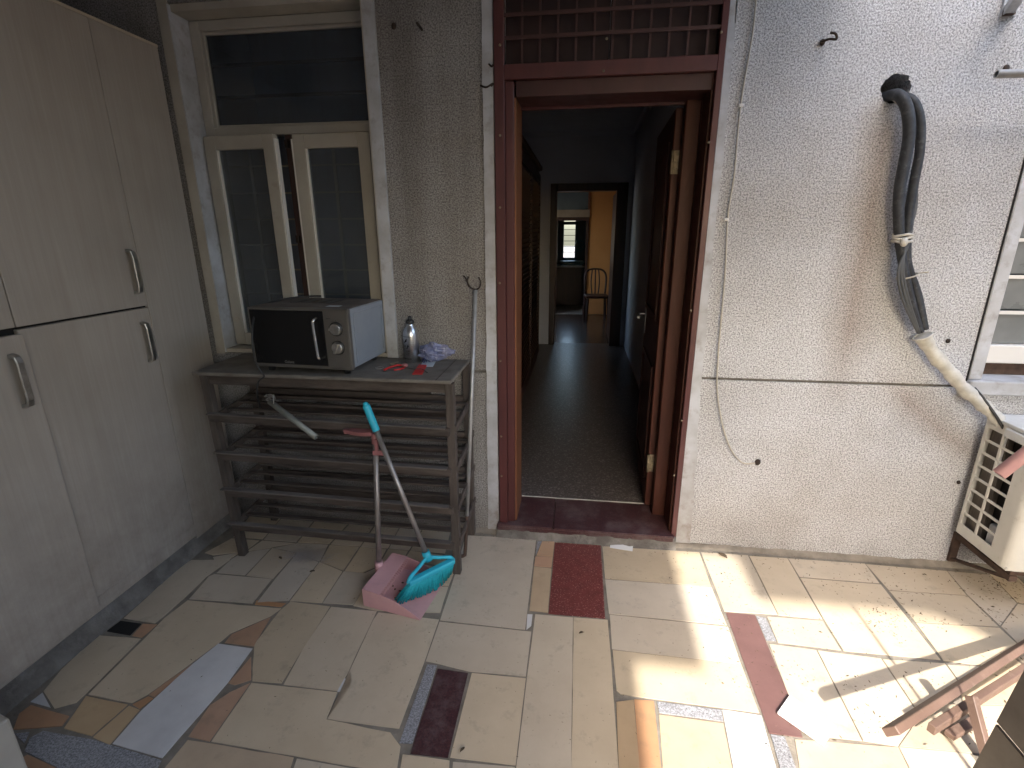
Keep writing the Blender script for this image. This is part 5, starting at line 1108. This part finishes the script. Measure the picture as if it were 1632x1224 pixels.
# ================================================================== STOOL FRAME, PLANK DOOR, LOOSE THINGS
ST = thing('wooden_frame', 'broken brown wooden stool frame lying on its side in the sun', 'stool', (1.2, -1.0, 0))
A0 = Vector((0.879, -1.17, 0.235)); A1 = Vector((1.715, -0.561, 0.06)); A1 = A0+(A1-A0)*1.12
bm = nb(); beam(bm, A0, A1, 0.022, 0.042, upv=(0.35, -0.5, 0.8)); r1 = obj('rail', bm, 'stool', ST, bevel=0.002)
C0 = Vector((1.122, -0.992, 0.065)); C1 = Vector((1.655, -0.667, 0.065)); 
bm = nb(); beam(bm, C0, C0+(C1-C0)*1.2, 0.022, 0.032, upv=(0.0, 0.0, 1)); obj('rail', bm, 'stool', ST, bevel=0.002)
J0 = A0.lerp(A1, 0.40); J1 = Vector((1.261, -1.007, 0.045))
bm = nb(); beam(bm, J0+Vector((0.012, -0.022, -0.02)), J1+(J1-J0)*0.25, 0.026, 0.026, upv=(0.5, -0.4, 0.9)); obj('rung', bm, 'stool', ST, bevel=0.002)

D0 = Vector((1.194, -0.971, 0.025)); D1 = Vector((1.328, -0.897, 0.025)); bm = nb(); beam(bm, D0, D1, 0.028, 0.018); obj('slat', bm, 'stool', ST, bevel=0.002)
PK = thing('plank_door', 'dark grey planked panel standing upright at the bottom right corner', 'panel', (1.21, -1.4, 0))
for k in range(3):
    bm = nb(); z0 = 0.215*k
    prism(bm, [(-1.062-0.020*(z0/0.2), z0+0.003), (-1.085-0.02*(z0/0.2)-0.0, z0+0.212), (-2.0, z0+0.212), (-2.0, z0+0.003)], 'x', 1.200, 1.210); obj('plank', bm, 'plank', PK, bevel=0.003)


def quadtile(name, P, z, th, m, label, cat, tilt=0.0):
    bm = nb(); A = [bm.verts.new((p[0], p[1], z+(tilt if i in (0, 1) else 0))) for i, p in enumerate(P)]; C_ = [bm.verts.new((p[0], p[1], z+th+(tilt if i in (0, 1) else 0))) for i, p in enumerate(P)]
    bm.faces.new(A[::-1]); bm.faces.new(C_)
    for i in range(len(P)): bm.faces.new([A[i], A[(i+1) % len(P)], C_[(i+1) % len(P)], C_[i]])
    return tag(obj(name, bm, m, bevel=0.001), label, cat)
quadtile('tile_offcut', [(0.697, -0.943, 0.006), (0.761, -0.87, 0.006), (0.866, -0.97, 0.006), (0.801, -1.04, 0.006)], 0.0015, 0.010, 'paper', 'loose white tile offcut lying on the sunlit red tile', 'tile', 0.002)
quadtile('paper_scrap', [(0.197, -0.028, 0.001), (0.31, -0.036, 0.001), (0.303, -0.085, 0.001), (0.192, -0.068, 0.001)], 0.0012, 0.0015, 'paper', 'small white paper scrap on the floor below the doorstep', 'paper', 0.002)
def leaf(x, y, rz, L, label, m='leafdry'):
    bm = nb(); n = 8; mt = Matrix.Translation((x, y, 0.002)) @ Matrix.Rotation(rz, 4, 'Z'); R = []
    for k in range(n+1):
        s = k/n; w = L*0.24*math.sin(math.pi*s)**0.8 if 0 < s < 1 else 0.0006; c = 0.10*L*math.sin(s*3)
        R.append([bm.verts.new(mt @ V(L*(s-0.5), y_, z_)) for y_, z_ in ((-w, 0.006+c*0.5), (0, 0.001+c*0.3), (w, 0.007+c*0.6))])
    for k in range(n):
        for j in range(2): bm.faces.new([R[k][j], R[k+1][j], R[k+1][j+1], R[k][j+1]]).smooth = True
    o = obj('dry_leaf', bm, m); o.modifiers.new('s', 'SOLIDIFY').thickness = 0.0006; return tag(o, label, 'leaf')
p = (0.743, -0.069, 0); leaf(p[0], p[1], -0.9, 0.05, 'curled dry leaf near the wall foot right of the door')
p = (-1.429, -0.368, 0); leaf(p[0], p[1], -0.5, 0.026, 'tiny dark leaf on the tiles in front of the rack, left')
p = (-1.22, -0.444, 0); leaf(p[0], p[1], 0.5, 0.022, 'tiny dark leaf on a tile joint in front of the rack')
p = (0.048, -0.668, 0); leaf(p[0], p[1], 0.4, 0.016, 'small dry leaf on the long tiles below the red terrazzo tile')
p = (-0.316, -1.2, 0); leaf(p[0], p[1], 0.9, 0.018, 'small dry leaf near the dark red tile at the bottom')
# leaf crumbs blown over the sunlit tiles
random.seed(11)
bm = nb()
def crumb(x, y, s):
    a = random.uniform(0, 6.28); mt = Matrix.Translation((x, y, 0.0014)) @ Matrix.Rotation(a, 4, 'Z') @ Matrix.Rotation(random.uniform(-.5, .5), 4, 'X')
    l_, w_ = s*random.uniform(0.8, 2.2), s*random.uniform(0.3, 0.7)
    vs = [bm.verts.new(mt @ V(*q)) for q in ((-l_, 0, 0), (0, -w_, 0.0004), (l_, 0, 0.0012), (0, w_, 0.0004))]; bm.faces.new(vs)
    v5 = bm.verts.new(mt @ V(0, 0, -0.001)); 
    for i in range(4): bm.faces.new([vs[(i+1) % 4], vs[i], v5])
cl = [(random.uniform(0.6, 2.0), random.uniform(-1.0, -0.05)) for _ in range(26)]
for _ in range(950):
    if random.random() < 0.55:
        c = random.choice(cl); x, y = c[0]+random.gauss(0, 0.05), c[1]+random.gauss(0, 0.035)
    else: x, y = random.uniform(0.45, 2.3), -0.03-abs(random.gauss(0, 0.45))
    if y < -0.03 and not (1.17 < x < 1.26 and y < -1.0): crumb(x, y, random.choice((0.0015, 0.002, 0.003, 0.0045)))
for _ in range(170): crumb(random.uniform(-1.5, 0.8), random.uniform(-1.3, -0.08), random.choice((0.0012, 0.0016, 0.0025)))
for _ in range(260): crumb(random.uniform(-1.6, 3.0), -abs(random.gauss(0.03, 0.02))-0.01, random.choice((0.002, 0.003)))
for _ in range(110): crumb(random.uniform(1.7, 2.1), random.uniform(-0.35, -0.03), random.choice((0.003, 0.005)))
tag(stuff(obj('leaf_litter', bm, 'leafdry')), 'dark crumbs of dry leaves scattered over the tiles', 'litter')
# grey fluff under the rack
bm = nb(); c0 = Vector((-1.304, -0.337, 0))
for _ in range(420):
    s = c0+Vector((random.gauss(0, 0.055), random.gauss(0, 0.018), 0.004)); pts = [s]
    for k in range(5): pts.append(pts[-1]+Vector((random.gauss(0, 0.012), random.gauss(0, 0.009), random.uniform(-0.004, 0.006))))
    for q in pts: q.z = max(q.z, 0.002)
    tube(bm, pts, 0.00035, 3, smooth=False, cap=False)
tag(stuff(obj('dust_fluff', bm, 'hair')), 'grey tangle of dust and hair on the floor under the front of the rack', 'dust')

# ================================================================== REST OF THE COURTYARD (round and behind the camera; parts added to shape the light)
S('wall_left', 'stucco_old', (-2.6, -2.48, -3.56, -0.001, 0.0, 6.0))
RYW = -3.5
# unseen rear wall, added; its opening is cut to shape the floor sunlight
HD = 2.268
bm = nb()
for b in ((-2.6, 0.25, 0.0, 5.4), (0.25, 0.50, 1.97, 5.4), (0.50, 0.81, 2.5, 5.4), (0.81, 2.1, HD, 5.4), (2.1, 4.6, 0.0, 5.4), (0.25, 2.1, 0.0, 1.15)): box(bm, b[0], b[1], RYW-0.05, RYW, b[2], b[3])
struct(obj('sun_mask_wall', bm, 'stucco_old'))
bm = nb(); prism(bm, [(1.52, HD-0.0005), (1.68, HD-0.10), (1.68, HD-0.22), (2.099, HD-0.22), (2.099, HD-0.0005)], 'y', RYW-0.05, RYW-0.001); struct(obj('sun_mask_corner', bm, 'stucco_old'))  # added corner piece that trims the right end of the sun patch
S('shade_roof', 'ceil', (-2.6, 0.93, -2.35, -0.002, 2.66, 2.78), (-2.6, -0.9, -3.56, -2.35, 2.66, 2.78))  # added unseen slab; its edge and rear gap are set for shade and fill
S('sky_limit_wall', 'plaster', (4.4, 4.5, -3.499, -0.001, 0.0, 3.0))  # unseen side wall; place and height set for how much sky reaches in
S('roof_house', 'ceil', (-2.6, 3.3, 0.2405, 9.9, 6.0, 6.1))
